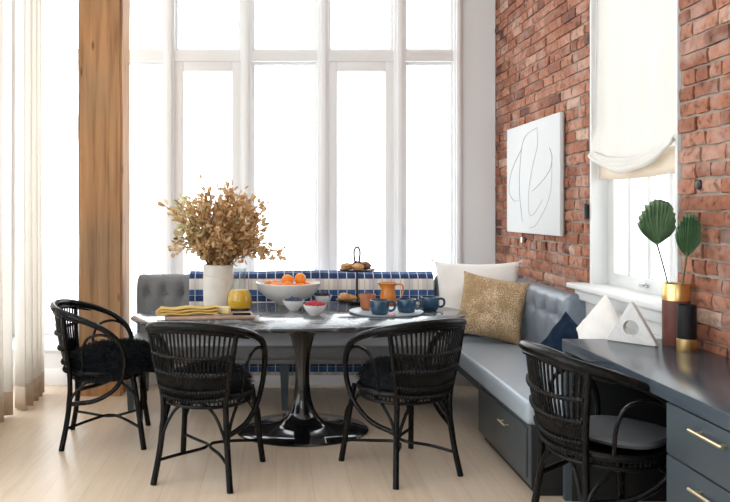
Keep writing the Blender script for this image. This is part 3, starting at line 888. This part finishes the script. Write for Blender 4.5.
# ------------------------------------------------------------------ rattan chairs
def back_curve(u, k=1.0):
    """u in -1..1 along the back panel in plan at the rail"""
    x = .238 * u * k
    y = -.325 + .085 * u * u + .0 * abs(u)
    return x, y
def chair(name):
    t = empty(name)
    for s in (-1, 1):
        bm = BM(); tube(bm, [(s * .236, -.240, .80), (s * .205, -.232, .62), (s * .172, -.215, .45), (s * .172, -.212, .30), (s * .186, -.228, .15), (s * .206, -.255, 0)], lambda q: .0135 + .003 * q, seg=10)
        link('leg', bm, M['rattan'], t)
        bm = BM(); tube(bm, [(s * .195, .150, .440), (s * .208, .175, .30), (s * .238, .220, 0)], lambda q: .0145 + .0025 * q, seg=10)
        link('leg', bm, M['rattan'], t)
    # arm rail loop
    half = [(.12, -.312, .823), (.215, -.262, .808), (.276, -.15, .775), (.296, -.02, .722), (.290, .07, .65), (.279, .110, .56), (.266, .105, .455), (.250, .055, .36), (.225, -.06, .29), (.178, -.205, .262)]
    pts = [(-x, y, z) for x, y, z in half[::-1]] + [(0, -.327, .828)] + half
    bm = BM(); tube(bm, pts, lambda q: .0135 + .0085 * math.sin(PI * q) ** 3, seg=10, n=7)
    link('arm_rail', bm, M['rattan'], t)
    bm = BM()
    pts2 = [(x * .985, y + .004, z - .026) for x, y, z in [(-.276, -.15, .775), (-.215, -.262, .808), (-.12, -.312, .823), (0, -.327, .828), (.12, -.312, .823), (.215, -.262, .808), (.276, -.15, .775)]]
    tube(bm, pts2, lambda q: .0135 * min(1, .25 + 5 * min(q, 1 - q)), n=6)
    for s in (-1, 1):   # small inner arm arch
        tube(bm, [(s * .225, -.13, .46), (s * .243, -.13, .58), (s * .262, -.10, .655), (s * .276, -.03, .68), (s * .287, .03, .668), (s * .287, .072, .635)], .0085, n=6)
    link('arm_brace', bm, M['rattan'], t)
    # back panel
    bm = BM()
    def pt(u, z):
        k = (z - .45) / .36
        x, y = back_curve(u)
        xb, yb = .172 * u, -.255 + .040 * u * u
        bulge = .010 * math.sin(PI * k)
        return (xb + (x - xb) * k, yb + (y - yb) * k - bulge, z)
    n = 20
    for i in range(n + 1):
        u = -1 + 2 * i / n
        tube(bm, [pt(u, .44), pt(u, .56), pt(u, .68), pt(u, .805)], .0058, seg=6, n=3)
    for i in range(n):
        u = -1 + 2 * (i + .5) / n
        tube(bm, [pt(u, .44), pt(u, .52), pt(u, .585)], .0058, seg=6, n=2)
    sp = link('back_spindles', bm, M['rattan'], t)
    bm = BM()
    for z, r in ((.675, .0095), (.585, .010), (.50, .010), (.455, .012)):
        P = [Vector(pt(-1 + 2 * i / 10, z)) + Vector((0, -.008, -.012 * (1 - (-1 + 2 * i / 10) ** 2))) for i in range(11)]
        nseg = 9
        tube(bm, P, lambda q, r=r: r * (1 + .22 * math.sin(q * 150)), seg=8, n=12)
    link('woven_band', bm, M['rattan_weave'], t)
    # seat
    bm = BM()
    wob = lambda a, z: 1 + .03 * math.cos(2 * a)
    ring = [(.235 * math.cos(2 * PI * k / 20), .225 * math.sin(2 * PI * k / 20) - .02, .448) for k in range(20)]
    tube(bm, ring, .015, closed=True, n=3)
    tube(bm, [(x * .97, y * .97, .405) for x, y, z in ring], .009, closed=True, n=3)
    for k in range(64):
        a = 2 * PI * k / 64
        x, y = .230 * math.cos(a), .220 * math.sin(a) - .02
        tube(bm, [(x, y, .445), (x * .98, y * .98, .405)], .0045, seg=5, n=1)
    lathe(bm, [(0, .440), (.225, .446), (.228, .436), (0, .430)], 36, c=(0, -.02, 0), sy=.95)
    link('seat', bm, M['rattan_weave'], t)
    # arches under the seat
    bm = BM()
    Lp = {'bl': (-.185, -.228), 'br': (.185, -.228), 'fl': (-.228, .206), 'fr': (.228, .206)}
    def arch(p, q, zlow, ztop, inset):
        a, b = Vector((*p, 0)), Vector((*q, 0)); m = (a + b) / 2
        pts = []
        for tt, z in ((0.0, zlow), (.06, zlow + .10), (.18, ztop - .06), (.34, ztop - .008), (.5, ztop), (.66, ztop - .008), (.82, ztop - .06), (.94, zlow + .10), (1, zlow)):
            pos = a.lerp(b, tt); pos = pos.lerp(Vector((0, -.02, 0)), inset * 4 * tt * (1 - tt) * .3); pos.z = z; pts.append(pos)
        tube(bm, pts, .0085, n=5)
    arch(Lp['bl'], Lp['br'], .17, .425, .2); arch(Lp['fl'], Lp['fr'], .17, .425, .2)
    arch(Lp['bl'], Lp['fl'], .20, .42, .1); arch(Lp['br'], Lp['fr'], .20, .42, .1)
    link('arched_brace', bm, M['rattan'], t)
    bm = BM()
    for s, zz in ((-1, .125), (1, .137)):
        b_, f_ = (s * .190, -.234), (s * .230, .208)
        tube(bm, [(b_[0], b_[1], .12), (s * .11, -.13, zz), (s * .028, -.045, zz + .006), (s * .012, 0, zz + .008), (s * .028, .045, zz + .006), (s * .12, .12, zz), (f_[0], f_[1], .12)], .0085, n=6)
    link('stretcher', bm, M['rattan'], t)
    return t
ch = chair('rattan_chair')
spots = [((-1.02, 4.42), R(-83), 'black rattan armchair with shaggy black sheepskin, at the left end of the table'),
         ((-.36, 3.86), R(-15), 'black rattan armchair at table front left, back to the camera'),
         ((.675, 3.93), R(26), 'black rattan armchair at table front right, turned toward the table base'),
         ((1.385, 2.985), R(-82), 'black rattan armchair with grey leather seat pad, pulled in to the desk')]
for i, ((x, y), rz, lab) in enumerate(spots):
    c = ch if i == 0 else copy_tree(ch)
    c.location = (x, y, 0); c.rotation_euler = (0, 0, rz)
    tag(c, lab, 'chair', 'black rattan armchairs')

def fur(name, loc, rz, label, rx, ry, h, spikes, seed, cat, droop=0):
    bm = BM(); rnd = random.Random(seed)
    pts = []
    def surf(a, r):
        rr = r * (1 + .10 * noise.noise(Vector((math.cos(a) * 1.5, math.sin(a) * 1.5, seed))))
        x, y = rx * rr * math.cos(a), ry * rr * math.sin(a)
        z = h * (max(0, 1 - r ** 3)) ** .5 + .010 * noise.noise(Vector((x * 14, y * 14, seed)))
        if droop and r > .86: z -= droop * (r - .86) / .14 * (.6 + .4 * math.sin(a * 3 + seed))
        return Vector((x, y, z))
    nA, nR = 48, 14
    rings = []
    for j in range(1, nR + 1):
        r = (j / nR) ** .8
        rings.append([bm.verts.new(surf(2 * PI * k / nA, r)) for k in range(nA)])
    c0 = bm.verts.new(surf(0, 0))
    for k in range(nA): bm.faces.new((c0, rings[0][k], rings[0][(k + 1) % nA]))
    for A, B in zip(rings, rings[1:]):
        for k in range(nA): bm.faces.new((A[k], B[k], B[(k + 1) % nA], A[(k + 1) % nA]))
    lowz = -.004
    bot = [bm.verts.new((v.co.x * .97, v.co.y * .97, min(v.co.z, 0) + lowz)) for v in rings[-1]]
    for k in range(nA): bm.faces.new((rings[-1][k], bot[k], bot[(k + 1) % nA], rings[-1][(k + 1) % nA]))
    bc = bm.verts.new((0, 0, .0))
    inner = [bm.verts.new((v.co.x * .85, v.co.y * .85, 0.0)) for v in bot]
    for k in range(nA):
        bm.faces.new((bot[k], inner[k], inner[(k + 1) % nA], bot[(k + 1) % nA])); bm.faces.new((inner[k], bc, inner[(k + 1) % nA]))
    o = link(name, bm, M['fur'], loc=loc, rot=(0, 0, rz), angle=3)
    tag(o, label, cat)
    q = BM()
    for k in range(spikes):
        a = rnd.uniform(0, 2 * PI); r = rnd.uniform(0, 1) ** .5
        p = surf(a, r); out = Vector((math.cos(a) * r, math.sin(a) * r, .55 * (1 - r) + .12))
        d = (out.normalized() + Vector((rnd.uniform(-.8, .8), rnd.uniform(-.8, .8), rnd.uniform(-.4, .4)))).normalized()
        L = rnd.uniform(.018, .045) * (1.7 if cat == 'throw' else 1.1); w = d.cross(Vector((rnd.uniform(-1, 1), rnd.uniform(-1, 1), 1))).normalized() * (.0026 if cat == 'throw' else .0018)
        m = p + d * L * .55; e = p + d * L + Vector((0, 0, -L * .3))
        v = [q.verts.new(x) for x in (p - w, p + w, m + w * .8, m - w * .8, e)]
        q.faces.new((v[0], v[1], v[2], v[3])); q.faces.new((v[3], v[2], v[4]))
    f = link('fur_tufts', q, M['fur'], o, smooth=False); f['kind'] = 'stuff'
    return o
fur('sheepskin', (-.965, 4.425, .462), R(-83), 'shaggy black sheepskin spread on the seat of the left rattan chair', .245, .275, .100, 7500, 3, 'throw', droop=.075)
fur('seat_cushion', (-.355, 3.86, .462), R(-15), 'fluffy black seat cushion on the front left table chair', .215, .215, .10, 4200, 5, 'cushion')
fur('seat_cushion', (.67, 3.935, .462), R(26), 'fluffy black seat cushion on the front right table chair', .215, .215, .105, 4200, 8, 'cushion')
bm = BM()
def pad(r, z): return (r, z)
lathe(bm, [(0, 0), (.17, 0), (.192, .010), (.196, .022), (.186, .034), (.12, .042), (0, .044)], 40, sy=.98, wob=lambda a, z: 1 + .05 * math.cos(4 * a))
po = link('seat_pad', bm, M['pad_leather'], loc=(1.425, 2.985, .462), rot=(0, 0, R(-3)))
tag(po, 'grey leather seat pad on the rattan chair at the desk', 'cushion')
bm = BM(); tube(bm, [(.193 * (1 + .05 * math.cos(8 * PI * k / 40)) * math.cos(2 * PI * k / 40), .189 * (1 + .05 * math.cos(8 * PI * k / 40)) * math.sin(2 * PI * k / 40), .022) for k in range(40)], .004, closed=True, n=1)
link('piping', bm, M['pad_leather'], po)

# ------------------------------------------------------------------ things on the table
def at(px, py, z=TZ):
    s = (py - 210) / (1.4 - z); return ((px - 276) / s, F / s)
def vessel(bm, prof, t, seg=40, **kw):
    """profile of the outside from bottom centre to rim; adds an inner wall"""
    inner = [(max(0, r - t), z) for r, z in prof[::-1] if z > t * 1.2]
    lathe(bm, prof + inner + [(0, t * 1.3)], seg, **kw)

vx, vy = at(218.5, 306)
cv = BM(); vessel(cv, [(0, 0), (.098, 0), (.104, .006), (.106, .10), (.104, .20), (.103, .275), (.104, .283), (.100, .286)], .008, wob=lambda a, z: 1 + .012 * math.sin(a * 3 + z * 20))
for k in range(2): tube(cv, [(.106 * math.cos(a), .106 * math.sin(a), .20 + .015 * math.sin(a * 2)) for a in [2 * PI * q / 24 for q in range(24)]], .0018, closed=True, n=1)
tag(link('vase', cv, M['cream_vase'], loc=(vx, vy, TZ)), 'cream ceramic cylinder vase holding the dried bouquet on the table', 'vase')

def bouquet():
    t = tag(empty('dried_bouquet', (vx, vy, TZ)), 'large bouquet of dried tan leaf branches in the cream vase', 'dried flowers')
    rnd = random.Random(11)
    st = BM(); lf = BM(); tl = lf.verts.layers.float.new('tone')
    def leaf(p, d, L, tone_):
        d = d.normalized(); s = d.cross(Vector((rnd.uniform(-1, 1), rnd.uniform(-1, 1), rnd.uniform(-1, 1))))
        if s.length < .01: return
        s.normalize(); n_ = d.cross(s)
        w = L * rnd.uniform(.22, .34); cu = rnd.uniform(-.3, .5) * L
        prof = ((.0, .1), (.3, .9), (.6, 1.0), (.85, .55))
        mids, ls, rs = [], [], []
        for q, k in prof:
            c = p + d * L * q + n_ * cu * q * q
            mids.append(lf.verts.new(c)); ls.append(lf.verts.new(c + s * w * k + n_ * w * .45 * k)); rs.append(lf.verts.new(c - s * w * k + n_ * w * .45 * k))
        tip = lf.verts.new(p + d * L + n_ * cu)
        for v in mids + ls + rs + [tip]: v[tl] = tone_
        for i in range(3):
            lf.faces.new((mids[i], mids[i + 1], ls[i + 1], ls[i])); lf.faces.new((mids[i], rs[i], rs[i + 1], mids[i + 1]))
        lf.faces.new((mids[3], tip, ls[3])); lf.faces.new((mids[3], rs[3], tip))
    def stem(end, n, green=0., size=1.):
        a = rnd.uniform(0, 2 * PI)
        b0 = Vector((.05 * math.cos(a), .05 * math.sin(a), .05))
        b1 = Vector((.05 * math.cos(a) * .8 + end.x * .12, .05 * math.sin(a) * .8 + end.y * .12, .285))
        mid = b1.lerp(end, .5) + Vector((rnd.uniform(-.03, .03), rnd.uniform(-.03, .03), .05))
        P = catmull([b0, b1, mid, end], 8)
        tube(st, P, lambda q: .0034 - .0016 * q, seg=5, n=1)
        for k in range(n):
            q = 1 - (k / n) ** 1.15 * .62
            i = min(len(P) - 2, int(q * (len(P) - 1))); p = P[i].lerp(P[i + 1], rnd.random())
            tdir = (P[i + 1] - P[i]).normalized()
            off = Vector((rnd.gauss(0, 1), rnd.gauss(0, 1), rnd.gauss(0, 1))).normalized()
            d = tdir * .55 + off * .9
            base = p + off * rnd.uniform(0, .028)
            tone_ = min(.88, max(0, rnd.gauss(.50, .20)))
            if rnd.random() < green: tone_ = rnd.uniform(.93, 1)
            leaf(base, d, rnd.uniform(.030, .056) * size, tone_)
    for k in range(150):
        th = rnd.uniform(0, 2 * PI); ph = math.acos(rnd.uniform(-.12, 1))
        rad = rnd.uniform(.45, 1.0) ** .6
        rad *= 1 + .16 * math.sin(2 * ph) ** 2
        e = Vector((.355 * rad * math.sin(ph) * math.cos(th), .28 * rad * math.sin(ph) * math.sin(th), .43 + .385 * rad * math.cos(ph)))
        g = .5 if (e.x < -.15 and .38 < e.z < .78) else .03
        stem(e, 24, g)
    for e in ((.40, -.02, .335), (.44, .02, .36), (.36, .03, .44), (-.38, 0, .70), (-.12, 0, .87), (.30, 0, .66), (-.34, .02, .38), (.10, -.02, .86)):
        stem(Vector(e), 26)
    link('stem', st, M['dry_stem'], t)
    link('foliage', lf, M['dried_leaf'], t, smooth=False)
bouquet()

# juice carafe
x, y = at(239.5, 309)
ca = tag(empty('juice_carafe', (x, y, TZ)), 'glass carafe half full of orange juice beside the cream vase', 'carafe')
bm = BM(); vessel(bm, [(0, 0), (.070, 0), (.082, .012), (.086, .05), (.078, .10), (.055, .145), (.042, .175), (.040, .21), (.046, .255), (.050, .27)], .003)
link('glass_body', bm, M['glassware'], ca)
bm = BM(); lathe(bm, [(0, .005), (.066, .005), (.078, .014), (.082, .05), (.075, .098), (.060, .128), (0, .128)], 36)
link('juice', bm, M['juice'], ca)

# fruit bowl
x, y = at(288, 304)
fb = BM(); vessel(fb, [(0, 0), (.075, 0), (.085, .012), (.15, .045), (.205, .095), (.228, .15), (.226, .155)], .007, seg=48, wob=lambda a, z: 1 + .01 * math.sin(3 * a))
tag(link('fruit_bowl', fb, M['white_china'], loc=(x, y, TZ)), 'large white china bowl filled with oranges', 'bowl')
bm = BM(); blob(bm, (0, 0, 0), .042, .042, .040, 1, .03); 
org = link('orange', bm, M['orange'])
bm = BM(); tube(bm, [(0, 0, .037), (0, 0, .042)], .004, n=1); link('stem_end', bm, M['stem'], org)
ol = [(-.09, -.076, .122), (.086, -.076, .116), (-.135, .0, .125), (-.046, 0, .105), (.042, 0, .105), (.130, 0, .115), (-.09, .076, .122), (-.002, .076, .115), (.086, .076, .116), (-.004, -.034, .170), (.086, -.018, .178), (-.005, -.105, .128)]
for i, (a, b, c) in enumerate(ol):
    o = org if i == 0 else copy_tree(org)
    o.location = (x + a, y + b, TZ + c); o.rotation_euler = (i * .9, i * .5, i)
    tag(o, 'bright orange fruit heaped in the large white bowl', 'orange', 'oranges in the white bowl')

def berry_bowl(px, py, r, fruit, fname, n, label, flabel, cat, grp, br):
    x, y = at(px, py)
    bm = BM(); vessel(bm, [(0, 0), (r * .42, 0), (r * .5, .006), (r * .85, .035), (r, .062), (r, .065)], .004, seg=32)
    tag(link('small_bowl', bm, M['white_china'], loc=(x, y, TZ)), label, 'bowl')
    q = BM()
    if fname == 'blueberry': blob(q, (0, 0, 0), br, br, br * .92, 2, .03, 2)
    else:
        blob(q, (0, 0, 0), br * .8, br * .8, br, 2, 0, 1)
        for k in range(22):
            a = k * 2.4; z = 1 - 2 * (k + .5) / 22; w = math.sqrt(1 - z * z)
            blob(q, (br * .72 * w * math.cos(a), br * .72 * w * math.sin(a), br * .9 * z), br * .34, br * .34, br * .34, k, 0, 1)
    first = link(fname, q, fruit, loc=(x, y, TZ + .05)); 
    rnd = random.Random(px)
    for i in range(n):
        o = first if i == 0 else copy_tree(first)
        a = i * 2.4; rr = r * .84 * math.sqrt((i + .5) / n)
        o.location = (x + rr * math.cos(a), y + rr * math.sin(a), TZ + .052 + (1 - (rr / r) ** 2) * .028 + rnd.uniform(-.003, .003))
        o.rotation_euler = (rnd.uniform(0, 3), rnd.uniform(0, 3), 0)
        tag(o, flabel, cat, grp)
berry_bowl(293.5, 310, .072, M['blueberry'], 'blueberry', 30, 'small white bowl of blueberries in front of the fruit bowl', 'blueberry in the small bowl in front of the oranges', 'blueberry', 'blueberries in a small bowl', .0095)
berry_bowl(314.5, 315, .072, M['raspberry'], 'raspberry', 24, 'small white bowl of red raspberries nearest the table edge', 'red raspberry in the small white bowl', 'raspberry', 'raspberries in a small bowl', .0115)
berry_bowl(323, 304.5, .062, M['blackberry'], 'blackberry', 20, 'small bowl of dark blackberries right of the fruit bowl', 'dark blackberry in the small bowl near the tiered stand', 'blackberry', 'blackberries in a small bowl', .0125)

# cutting board with bread, cheese, knife
x, y = at(211, 317.5)
CB = tag(empty('cutting_board', (x, y, TZ), R(7)), 'pale wooden cutting board holding cheese and knife at table left', 'cutting board')
bm = BM(); box(bm, -.27, .26, -.105, .105, .001, .020, bev=.006, seg=3); link('board', bm, M['board'], CB)
bm = BM(); box(bm, -.28, -.265, -.05, .05, .004, .018, bev=.004); link('board_handle', bm, M['board'], CB)
a = R(7)
def onb(u, v, z=.0215): return (x + u * math.cos(a) - v * math.sin(a), y + u * math.sin(a) + v * math.cos(a), TZ + z)
nb = BM()
for k in range(3):
    def nap(u, v, k=k):
        q = 2 * PI * v
        return Vector((-.17 + .34 * u, .05 * math.cos(q) * (1 - .08 * k), .010 + .016 * k + .009 * math.sin(q) + .004 * math.sin(u * 12 + k)))
    g = sheet(nb, nap, 24, 14, closed_v=True); nb.faces.new(g[0]); nb.faces.new(g[-1][::-1])
no = link('folded_napkin', nb, M['mustard'], loc=onb(-.135, -.005, .0215), rot=(0, 0, R(14)))
tag(no, 'folded mustard yellow linen napkin with fringed end on the cutting board', 'napkin')
bm = BM(); rnd = random.Random(2)
for k in range(40):
    yy = rnd.uniform(-.045, .045); zz = rnd.uniform(.006, .045)
    tube(bm, [(-.168, yy, zz), (-.182, yy * 1.1, zz * .8), (-.196, yy * 1.15, max(.003, zz * .45))], .0018, seg=4, n=2)
link('fringe', bm, M['bread'], no)
bm = BM(); box(bm, -.05, .05, -.03, .03, 0, .038, bev=.005)
tag(link('cheese_wedge', bm, M['cheese'], loc=onb(.07, .045), rot=(0, 0, R(-12))), 'pale yellow block of cheese on the cutting board', 'cheese')
kn = tag(empty('knife', onb(.13, -.055), R(4)), 'dark handled knife lying on the front of the cutting board', 'knife')
bm = BM(); box(bm, .0, .11, -.011, .011, 0, .012, bev=.004, seg=3); link('handle', bm, M['matte_black'], kn)
bm = BM(); vs = [(-.11, -.002), (-.08, -.013), (0, -.012), (0, .010), (-.09, .008)]
lo = [bm.verts.new((p, q, .003)) for p, q in vs]; hi = [bm.verts.new((p, q, .006)) for p, q in vs]
bm.faces.new(lo); bm.faces.new(hi)
for k in range(5): bm.faces.new((lo[k], lo[(k + 1) % 5], hi[(k + 1) % 5], hi[k]))
link('blade', bm, M['steel'], kn, smooth=False)

# tiered stand
x, y = at(357, 303)
TS = tag(empty('tiered_stand', (x, y, TZ)), 'black two tier serving stand with loop handle holding pastries', 'cake stand')
def plate(z, r):
    bm = BM(); lathe(bm, [(0, z), (r * .92, z), (r, z + .010), (r, z + .014), (r * .93, z + .006), (0, z + .006)], 40)
    link('plate', bm, M['black_metal'], TS)
plate(.012, .150); plate(.228, .128)
bm = BM(); lathe(bm, [(0, 0), (.05, 0), (.05, .011), (0, .011)], 24); link('foot', bm, M['black_metal'], TS)
bm = BM(); tube(bm, [(0, 0, .012), (0, 0, .27)], .008, n=1, seg=10); link('pole', bm, M['black_metal'], TS)
bm = BM(); tube(bm, [(0, 0, .265), (-.012, 0, .285), (-.020, 0, .33), (-.019, 0, .375), (0, 0, .398), (.019, 0, .375), (.020, 0, .33), (.012, 0, .285), (0, 0, .265)], .0068, n=5)
link('loop_handle', bm, M['black_metal'], TS)
def pastry(loc, rz, kind, label, grp, cat='pastry'):
    bm = BM()
    if kind == 'croissant':
        pts = [(.058 * math.cos(q), .045 * math.sin(q), 0.022) for q in [R(d) for d in range(-10, 200, 14)]]
        tube(bm, pts, lambda q: (.006 + .020 * math.sin(PI * q) ** .8) * (1 + .10 * math.sin(q * 44)), seg=12, n=4)
        mt = M['pastry']
    elif kind == 'bun':
        blob(bm, (0, 0, .024), .046, .040, .026, loc[0] * 30, .22, 3); mt = M['pastry']
    else:
        blob(bm, (0, 0, .030), .042, .038, .030, loc[0] * 30, .25, 3, 4); mt = M['pastry_dark']
    for v in bm.verts: v.co.z = max(0, v.co.z)
    tag(link(kind if kind != 'cake' else 'muffin', bm, mt, loc=loc, rot=(0, 0, rz)), label, cat, grp)
zt, zb_ = TZ + .235, TZ + .019
pastry((x - .072, y - .01, zt), .4, 'bun', 'golden bun at the left of the upper tier', 'pastries on the tiered stand')
pastry((x + .0, y - .065, zt), 2, 'bun', 'golden bun at the front middle of the upper tier', 'pastries on the tiered stand')
pastry((x + .058, y - .015, zt), 1, 'cake', 'dark brown muffin at the right of the upper tier', 'pastries on the tiered stand')
pastry((x + .01, y + .06, zt), 1, 'cake', 'dark brown muffin behind the pole of the upper tier', 'pastries on the tiered stand')
pastry((x - .070, y - .070, zb_), .3, 'croissant', 'golden croissant at front left of the lower tier', 'pastries on the tiered stand')
pastry((x - .085, y + .03, zb_), 2.4, 'bun', 'golden bun at back left of the lower tier', 'pastries on the tiered stand')
pastry((x + .072, y - .070, zb_), 1.2, 'bun', 'golden bun at front right of the lower tier', 'pastries on the tiered stand')
pastry((x + .06, y + .055, zb_), 3.5, 'croissant', 'golden croissant at back right of the lower tier', 'pastries on the tiered stand')

# tray, mugs, pitcher
x, y = at(386, 313)
bm = BM(); lathe(bm, [(0, 0), (.22, 0), (.232, .008), (.236, .014), (.226, .012), (.215, .006), (0, .006)], 56, sy=.92)
tag(link('serving_tray', bm, M['tray'], loc=(x, y, TZ)), 'round pale blue tray under the mugs at table right', 'tray')
def mug(px, py, r, h, mat, inner, label, hang, z=.007, cat='mug', group='blue mugs', name='mug'):
    x, y = at(px, py, TZ + z)
    t = tag(empty(name, (x, y, TZ + z), hang), label, cat, group)
    bm = BM(); vessel(bm, [(0, 0), (r * .72, 0), (r * .88, .006), (r, .025), (r * 1.0, h - .003), (r * .98, h)], .004)
    link('cup', bm, mat, t)
    if h < .2 and inner:
        bm = BM(); lathe(bm, [(0, h * .75), (r - .0045, h * .75), (0, h * .75 - .002)], 32); link('drink', bm, inner, t)
    bm = BM(); tube(bm, [(r * .96, 0, h * .82), (r * 1.30, 0, h * .86), (r * 1.62, 0, h * .74), (r * 1.62, 0, h * .38), (r * 1.3, 0, h * .22), (r * .96, 0, h * .25)], .0065, n=5, flat=1.2)
    link('handle', bm, mat, t)
mug(379.5, 314.0, .060, .088, M['blue_glaze'], M['inner_glaze'], 'blue glazed mug on the tray, leftmost and nearest of three', R(8))
mug(406.5, 312.0, .060, .084, M['blue_glaze'], M['inner_glaze'], 'blue glazed mug at the right edge of the tray, middle of three', R(14))
mug(429.5, 309.5, .060, .084, M['blue_glaze'], M['inner_glaze'], 'blue glazed mug on bare marble right of the tray', R(3), z=0)
mug(368.0, 309.8, .050, .105, M['terracotta'], M['pastry_dark'], 'terracotta brown cup at the back left of the tray', R(78), group='orange brown cups', cat='cup', name='cup')
x, y = at(388, 304.5)
t = tag(empty('pitcher', (x, y, TZ + .0)), 'glossy orange pitcher standing behind the blue mugs', 'pitcher')
bm = BM(); vessel(bm, [(0, 0), (.052, 0), (.058, .010), (.054, .07), (.047, .11), (.050, .135), (.060, .150), (.058, .152)], .004, wob=lambda a, z: 1 + (.28 * max(0, math.cos(a - PI)) ** 8 if z > .12 else 0))
link('body', bm, M['copper'], t)
bm = BM(); tube(bm, [(.048, 0, .138), (.085, 0, .142), (.105, 0, .125), (.098, 0, .07), (.075, 0, .035), (.052, 0, .03)], .006, n=6); link('handle', bm, M['copper'], t)
x, y = at(392.5, 317, TZ + .007)
bm = BM()
for k in range(9):
    a_ = k * 2.4; blob(bm, (.009 * math.cos(a_), .009 * math.sin(a_), .010 + .001 * k), .008, .008, .007, k, .2, 2)
for v in bm.verts: v.co.z = max(0.001, v.co.z)
tag(link('blossom', bm, M['pink'], loc=(x, y, TZ + .0065)), 'tiny pink blossom lying on the tray in front of the mugs', 'flower')

# ------------------------------------------------------------------ light
wd = bpy.data.worlds.new('daylight'); scene.world = wd; wd.use_nodes = True
nt = wd.node_tree; bg = nt.nodes['Background']
bg.inputs[0].default_value = (.94, .97, 1.0, 1); bg.inputs[1].default_value = 4.2
def portal(name, loc, rot, sx, sy):
    l = bpy.data.lights.new(name, 'AREA'); l.shape = 'RECTANGLE'; l.size = sx; l.size_y = sy
    l.cycles.is_portal = True
    o = bpy.data.objects.new(name, l); C.objects.link(o); o.location = loc; o.rotation_euler = rot; o['kind'] = 'helper'
portal('portal_front', (-.35, YW + .25, 2.07), (R(-90), 0, 0), 4.0, 3.6)
portal('portal_left', (XL - .25, 2.05, 2.0), (0, R(-90), 0), 3.5, 7.8)
portal('portal_back', (-.4, YB - .25, 1.9), (R(90), 0, 0), 1.9, 1.9)
portal('portal_side', (XR + .4, (WY0 + WY1) / 2, 1.98), (0, R(90), 0), 2.2, 1.0)

scene.view_settings.view_transform = 'Standard'
scene.view_settings.look = 'None'
scene.view_settings.gamma = 1
scene.view_settings.exposure = 0.0
scene.view_settings.use_curve_mapping = False
scene.cycles.use_denoising = True
scene.cycles.max_bounces = 10
scene.cycles.diffuse_bounces = 5
scene.cycles.transparent_max_bounces = 16
scene.cycles.sample_clamp_indirect = 8
